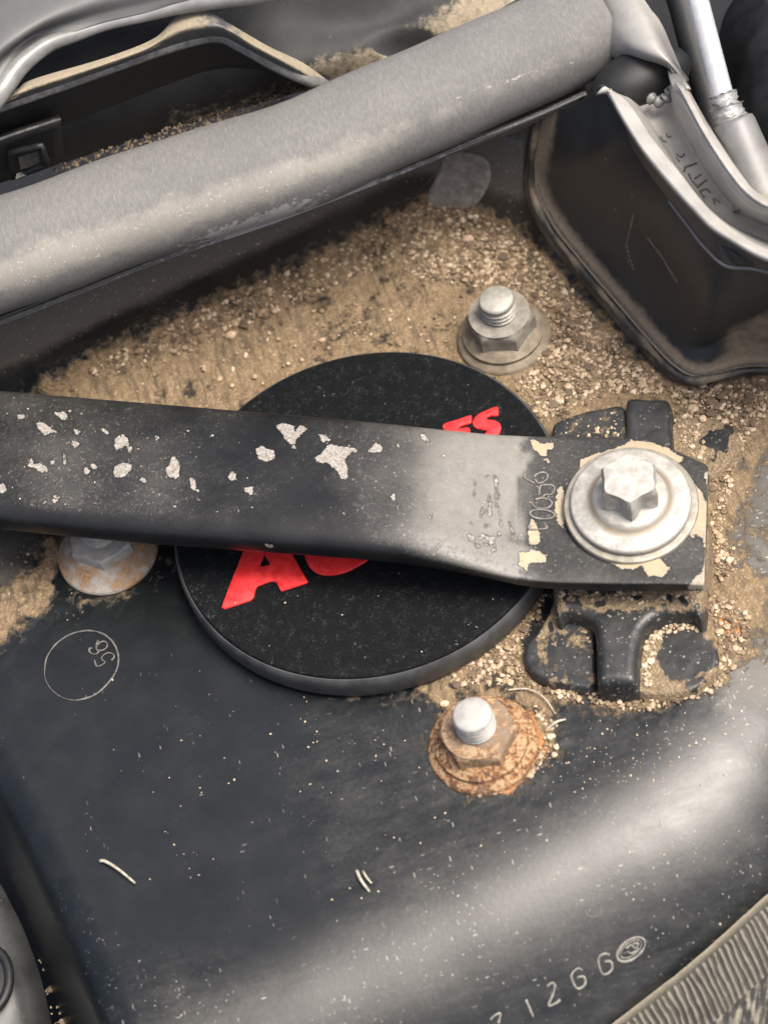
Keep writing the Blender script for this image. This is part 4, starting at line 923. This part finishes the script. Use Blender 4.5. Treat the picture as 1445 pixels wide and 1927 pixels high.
# ------------------------------------------------------------------ lower panels, bay, seam sealer
def build_lower():
    lp = thing('lower_panel', 'grey lower panel with a round dark hole in the bottom left corner', 'car panel', at(40, 1850, -40))
    r0_ = [(-260, 1560, -30), (-120, 1600, -32), (-20, 1640, -34), (30, 1715, -38), (62, 1790, -42), (84, 1860, -45), (100, 1940, -48), (110, 2050, -52)]
    r1_ = [(-260, 1590, -29), (-130, 1640, -30), (-50, 1690, -31), (-2, 1750, -33), (32, 1820, -36), (52, 1880, -38), (64, 1950, -41), (72, 2050, -45)]
    r2_ = [(-260, 1660, -30), (-140, 1710, -30), (-80, 1760, -30.5), (-40, 1805, -31), (-5, 1855, -33), (18, 1900, -35), (30, 1960, -38), (40, 2050, -42)]
    r3_ = [(-300, 1990, -34), (-220, 2000, -34), (-150, 2010, -34), (-110, 2020, -34), (-80, 2040, -36), (-60, 2060, -38), (-40, 2090, -40), (-20, 2140, -44)]
    V, Fc = loft([r0_, r1_, r2_, r3_], 120, 60)
    px = proj(V); dirt = .35 * fbm(px[:, 0] * .02, px[:, 1] * .02, 6)
    g = M['lowerpaint'] = mat_ledge('scuffed_grey_paint', (.030, .031, .031), rough=.45)
    o = mesh('panel', V, Fc, g, lp, attrs=dict(dirt=dirt)); solid(o, 1.2)
    P = at(*np.array(el(-28, 1845, 46, 62, .15, 40)).T, -30.8); mesh('hole_rim', *tube_v(P, 1.3, 10, closed=True), M['black'], lp)
    Vd, Fd = poly_extrude(P, -33.0, -30.6, .2); mesh('hole_plug', Vd, Fd, M['black'], lp)
    # sealer along the bottom right seam
    e0 = [(820, 2180), (990, 2050), (1120, 1962), (1200, 1902), (1290, 1832), (1370, 1762), (1450, 1690), (1560, 1600), (1700, 1490)]
    e1 = [(x + 52, y + 96) for x, y in e0]; e2 = [(x + 150, y + 260) for x, y in e0]
    def strip(a, b, nu, nv, lift):
        A_ = catmull(a, nu); B_ = catmull(b, nu); t = np.linspace(0, 1, nv)[:, None, None]
        return (A_ * (1 - t) + B_ * t).reshape(-1, 2)
    nu, nv = 620, 46
    q = strip(e0, e1, nu, nv, 0); P = on(q[:, 0], q[:, 1]); t = np.repeat(np.linspace(0, 1, nv), nu); s = np.tile(np.linspace(0, 1, nu), nv)
    ph = s * 520 + 3.0 * fbm(s * 40, t * 2.0, 5, 3) * 2 + 2.2 * t
    cr_ = .5 + .5 * np.sin(ph); cr_ = cr_ ** .8 * (.75 + .5 * (fbm(s * 120, t * 4, 7, 3) - .3))
    lip = sm(-t, -.14, -.02) ; h = 2.2 + 1.1 * cr_ * sm(t, .07, .2) * (1 - .55 * sm(t, .8, 1)) + 1.5 * lip - 1.2 * sm(t, .75, 1) + .5 * (fbm(s * 60, t * 9, 2, 3) - .5)
    P[:, 2] += h; nrm = np.array([.1, -.35, .93]); 
    sl_ = thing('seam_sealer', 'ridged grey sealer strip along the seam in the bottom right corner', 'sealer', on(1300, 1880)[0])
    o = mesh('ridged_strip', P, facecam(P, gridfaces(nv, nu)), M['sealer'], sl_, attrs=dict(crest=cr_ * sm(t, .05, .15), tan=np.maximum(lip * .9, .25 * fbm(s * 50, t * 3, 3))))
    o['kind'] = 'stuff'
    q = strip(e1, e2, 300, 60, 0); P = on(q[:, 0], q[:, 1]); P[:, 2] += 1.0 + .8 * fbm(q[:, 0] * .09, q[:, 1] * .09, 12, 4); n_ = fbm(q[:, 0] * .12, q[:, 1] * .03 + q[:, 0] * .05, 15, 4)
    mesh('rough_strip', P, facecam(P, gridfaces(60, 300)), M['sealer'], sl_, attrs=dict(crest=n_ * 1.0, tan=.55 * sm(n_, .45, .7)))
    # dark bay underneath everything
    s_ = 900.0; V = np.array([(-s_, -s_, -150), (s_, -s_, -150), (s_, s_, -150), (-s_, s_, -150)]); tag(mesh('engine_bay_floor', V, [(0, 1, 2, 3)], M['bay'], smooth=False), kind='structure', label='dark engine bay floor below the panels')
    V, Fc = loft([[(900, 330, 5), (1200, 330, 5), (1450, 420, 5), (1750, 500, 5)], [(950, 150, 25), (1200, 120, 25), (1450, 200, 25), (1750, 260, 25)], [(1000, -60, 34), (1200, -100, 34), (1450, -60, 34), (1750, 0, 34)], [(1000, -320, 40), (1200, -330, 40), (1450, -300, 40), (1750, -260, 40)]], 40, 30)
    tag(mesh('bulkhead', V, Fc, M['bay']), kind='structure', label='dark bulkhead behind the hinge arm')
build_lower()

# ------------------------------------------------------------------ sand, pebbles, straw
ICO = bmesh.new(); bmesh.ops.create_icosphere(ICO, subdivisions=1, radius=1.0)
IV = np.array([v.co for v in ICO.verts]); IF = [tuple(v.index for v in f.verts) for f in ICO.faces]; ICO.free()
def grains(name, cent, size, shade, mat, parent=None, flat=.7, label=None):
    n = len(cent); k = len(IV)
    V = np.repeat(IV[None], n, 0) * (1 + .45 * (RNG.random((n, k, 1)) - .5))
    V = V * (size[:, None, None] * (1 + .7 * (RNG.random((n, 1, 3)) - .5)))
    V[:, :, 2] *= flat
    a = RNG.random(n) * 6.28; c, s = np.cos(a), np.sin(a)
    X = V[:, :, 0] * c[:, None] - V[:, :, 1] * s[:, None]; Y = V[:, :, 0] * s[:, None] + V[:, :, 1] * c[:, None]
    V = np.stack([X, Y, V[:, :, 2]], -1) + cent[:, None, :]
    Fa = (np.array(IF)[None] + (np.arange(n) * k)[:, None, None]).reshape(-1, 3)
    o = mesh(name, V.reshape(-1, 3), Fa, mat, parent, attrs=dict(shade=np.repeat(shade, k)), smooth=False)
    o['kind'] = 'stuff'
    if label: o['label'] = label
    return o
def scatter(polys, smin, smax, power=3.0, shade=(.15, .95), seed=0, surf=None, nmod=None):
    """polys: (polygon px, grains per 1000 px2)"""
    C = []; S = []; H_ = []
    for poly, dn in polys:
        p = np.array(poly, float); lo, hi = p.min(0), p.max(0); n = int(dn * (hi[0] - lo[0]) * (hi[1] - lo[1]) / 1000)
        q = lo + RNG.random((n, 2)) * (hi - lo); sd = sdpoly(q, p); q = q[sd < -8 * RNG.random(n)]
        if nmod is not None: q = q[fbm(q[:, 0] * .022, q[:, 1] * .022, 31, 4) + .25 * (RNG.random(len(q)) - .5) > nmod]
        C.append(q)
    q = np.vstack(C); n = len(q)
    size = smin + (smax - smin) * RNG.random(n) ** power
    P = on(q[:, 0], q[:, 1]) if surf is None else surf(q)
    P[:, 2] += size * .35 + (.35 if surf is None else 0)
    sh = shade[0] + (shade[1] - shade[0]) * RNG.random(n)
    return P, size, sh
SANDZ = [([(740, 405), (810, 375), (900, 395), (1010, 470), (1100, 575), (1210, 690), (1280, 730), (1460, 715), (1460, 770), (1405, 830), (1375, 900), (1345, 880), (1330, 800), (1262, 845), (1262, 750), (1170, 742), (1040, 790), (1012, 790), (960, 715), (1010, 690), (1000, 590), (900, 545), (760, 520)], 62),
         ([(130, 705), (370, 588), (560, 498), (740, 408), (780, 480), (600, 560), (430, 640), (230, 715)], 26),
         ([(230, 715), (430, 640), (760, 510), (900, 545), (860, 660), (700, 650), (560, 690), (430, 772), (90, 742)], 3),
         ([(1340, 880), (1385, 900), (1360, 1000), (1400, 1060), (1345, 1110), (1338, 1000)], 50),
         ([(840, 1240), (1000, 1125), (1035, 1110), (1020, 1160), (985, 1210), (985, 1250), (1010, 1285), (1110, 1295), (1190, 1308), (1300, 1308), (1350, 1260), (1345, 1200), (1320, 1120), (1330, 1110), (1420, 1160), (1400, 1240), (1340, 1310), (1200, 1345), (1060, 1320), (980, 1290), (850, 1300)], 40),
         ([(1000, 1320), (1050, 1360), (1050, 1420), (1000, 1470), (930, 1500), (870, 1500), (1000, 1440), (1020, 1390)], 34),
         ([(-20, 1190), (50, 1040), (90, 1000), (105, 1000), (60, 1060), (5, 1170), (-20, 1215)], 9),
         ([(110, 1105), (200, 1118), (290, 1075), (300, 1085), (200, 1130), (110, 1120)], 9)]
P, S, H_ = scatter(SANDZ, .18, .86, 3.2, (.0, .92))
grains('sand', P, S, H_, M['sand'], label='loose tan sand and grit lying on the strut tower')
P, S, H_ = scatter([(SANDZ[0][0], 1.1), (SANDZ[1][0], .9), (SANDZ[4][0], .8)], .5, 1.5, 2.0, (.0, .12)); P[:, 2] += .3
grains('leaf_bits', P, S, H_, M['sand'], flat=.16, label='dark flat leaf crumbs mixed into the sand')
LOWD = [([(300, 1290), (800, 1320), (1100, 1360), (1445, 1240), (1445, 1560), (1000, 1780), (600, 1800), (300, 1640)], .9), ([(1330, 1000), (1460, 850), (1460, 1300), (1330, 1330)], 5), ([(100, 1150), (400, 1250), (400, 1900), (150, 1500)], .25), ([(560, 1300), (860, 1310), (820, 1420), (560, 1400)], 3), ([(1000, 1330), (1440, 1250), (1440, 1420), (1100, 1500)], 3)]
P, S, H_ = scatter(LOWD, .08, .30, 3.0, (.55, 1.0), nmod=.44); P[:, 2] -= .3
grains('grit', P, S, H_, M['sand'], label='fine pale grit sprinkled over the black paint')
P, S, H_ = scatter([([(440, 1030), (980, 1100), (860, 1210), (640, 1265), (440, 1200)], .22), ([(520, 720), (720, 668), (860, 690), (1000, 810), (720, 790)], .18), ([(930, 1160), (985, 1110), (860, 1225), (700, 1268), (690, 1255)], 1.6)], .07, .26, 2.5, (.5, 1.0), surf=lambda q: at(q[:, 0], q[:, 1], 8.95))
grains('grit', P, S, H_, M['sand'], cap)
P, S, H_ = scatter([([(0, 760), (400, 790), (1000, 840), (1040, 1080), (960, 1060), (700, 990), (0, 950)], .35), ([(960, 850), (1040, 850), (1040, 1060), (960, 1050)], 3)], .07, .25, 2.5, (.5, 1.0), surf=lambda q: at(q[:, 0], q[:, 1], np.interp(q[:, 0], BTX, BTZ) - .05))
grains('grit', P, S, H_, M['sand'], BAR)
# sand in the lobes of the bracket, at the seal's gutter and in the lower seam
lob = [([(1210, 1200), (1240, 1165), (1300, 1170), (1330, 1200), (1290, 1190), (1250, 1205), (1230, 1250), (1230, 1295), (1205, 1295)], 40), ([(1010, 1180), (1045, 1150), (1095, 1155), (1112, 1190), (1110, 1250), (1095, 1200), (1060, 1170)], 14), ([(1270, 800), (1320, 785), (1330, 870), (1290, 880)], 22), ([(1050, 800), (1170, 770), (1170, 830), (1050, 830)], 5), ([(1050, 1110), (1310, 1112), (1310, 1140), (1050, 1140)], 8)]
P, S, H_ = scatter(lob, .25, .8, 2.5, (.4, 1.0), surf=lambda q: at(q[:, 0], q[:, 1], np.where(q[:, 1] < 900, 4.4, np.where(q[:, 1] < 1145, 9.0, 3.3)) - np.where((q[:, 1] < 900) & (q[:, 0] > 1265), 1.8, 0)))
grains('sand', P, S, H_, M['sand'], brk)
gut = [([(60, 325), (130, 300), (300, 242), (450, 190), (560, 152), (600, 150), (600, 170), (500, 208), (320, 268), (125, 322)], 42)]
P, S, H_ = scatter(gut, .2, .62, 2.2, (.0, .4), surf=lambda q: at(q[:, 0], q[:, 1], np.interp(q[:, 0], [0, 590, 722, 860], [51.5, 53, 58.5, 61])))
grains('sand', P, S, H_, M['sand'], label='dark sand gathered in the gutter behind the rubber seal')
low = [([(70, 1725), (90, 1720), (120, 1800), (145, 1880), (150, 1935), (135, 1935), (118, 1870), (95, 1790)], 26), ([(72, 1790), (110, 1800), (130, 1930), (100, 1930)], 14)]
P, S, H_ = scatter(low, .3, 1.25, 2.0, (.1, .9), surf=lambda q: at(q[:, 0], q[:, 1], -44 - (q[:, 1] - 1720) * .03))
grains('sand', P, S, H_, M['sand'], label='sand packed in the seam beside the lower panel')
V, Fc = loft([[(40, 1640, -44), (70, 1720, -47), (100, 1800, -50), (115, 1870, -52), (128, 1960, -54), (140, 2060, -57)], [(80, 1640, -44), (110, 1720, -46), (140, 1800, -48), (160, 1880, -49), (172, 1960, -50), (186, 2060, -52)]], 60, 12)
px = proj(V); tag(mesh('seam_gutter', V, Fc, M['ledge'], attrs=dict(dirt=.55 + 0 * px[:, 0])), kind='structure', label='narrow gutter between the lower panel and the strut tower')

def pebble(label, px, py, r, mat, z=None, st=(1, 1, .75), grp=None):
    b = on(px, py)[0] if z is None else at(px, py, z)
    rng = np.random.default_rng(int(px)); bm = bmesh.new(); bmesh.ops.create_icosphere(bm, subdivisions=3, radius=1)
    V = np.array([v.co for v in bm.verts]); Fc = [tuple(v.index for v in f.verts) for f in bm.faces]; bm.free()
    V = V * (1 + .35 * (fbm(V[:, 0] * 1.2 + 9, V[:, 1] * 1.2 + V[:, 2] + 9, int(px), 3) - .5)[:, None]) * np.array(st) * r
    o = mesh('pebble', V + b + np.array([0, 0, r * .45]), Fc, mat, base=b); return tag(o, label, 'pebble', grp)
pebble('yellowish tan pebble alone on the brown slope above the bar', 435, 633, 1.35, M['pebble'], st=(1.2, .85, .8))
pebble('pinkish pebble lying in the gravel near the top seam', 881, 452, 1.45, M['pebblep'], st=(1.2, .8, .7))
pebble('small yellow pebble in the sand band below the dark wall', 507, 547, .9, M['pebble'])
pebble('small pale stone beside the rusty nut', 836, 1326, 1.0, M['pebble'], st=(1.2, .9, .8))
pebble('small tan stone just left of the dark patch on the bracket', 1322, 790, 1.0, M['pebble'], z=2.6)
def straw(label, pts, rad, grp=None):
    p = np.asarray(pts, float); c = catmull(p, 24); P = on(c[:, 0], c[:, 1], rad + .15); f = np.linspace(0, 1, 24)
    P[:, 2] += 1.0 * np.sin(f * 3.1)
    o = mesh('straw', *tube_v(P, rad * (1 - .35 * f), 8), M['straw'], base=P[0]); return tag(o, label, 'straw', grp)
straw('bent pale straw bit lying on the black paint in the lower left', [(190, 1622), (200, 1624), (225, 1640), (256, 1664)], .42)
straw('short pale straw bit in the middle of the lower black paint', [(672, 1641), (682, 1662), (696, 1680)], .42)
straw('tiny pale straw bit right of the short one on the black paint', [(684, 1642), (692, 1656), (700, 1664)], .32)
straw('thin pale straw bit sticking out beside the rusty nut', [(1028, 1376), (1045, 1366), (1064, 1356)], .4)
straw('thin pale grass blade curving around the rusty nut', [(955, 1300), (995, 1302), (1025, 1318), (1045, 1345)], .25)
# dried sealant patch where wall and seal meet
def goo():
    O = np.array([(838, 288), (820, 330), (802, 368), (808, 388), (840, 398), (872, 396), (900, 385), (925, 340), (918, 300), (880, 285)], float); O = catmull(O, 60, True)
    X, Y = np.meshgrid(np.linspace(796, 930, 90), np.linspace(280, 402, 80)); Q = np.c_[X.ravel(), Y.ravel()]
    sd = -sdpoly(Q, O); P = on(Q[:, 0], Q[:, 1]); hgt = 1.3 * sm(sd, -3, 9) * (.5 + fbm(Q[:, 0] * .05, Q[:, 1] * .09, 44, 4)) - .5
    P = P - hgt[:, None] * dvec
    o = mesh('sealant_patch', P, facecam(P, gridfaces(80, 90)), M['goo'], base=P[3600])
    tag(o, 'dried grey brown sealant patch on the wall under the rubber seal', 'sealant')
goo()
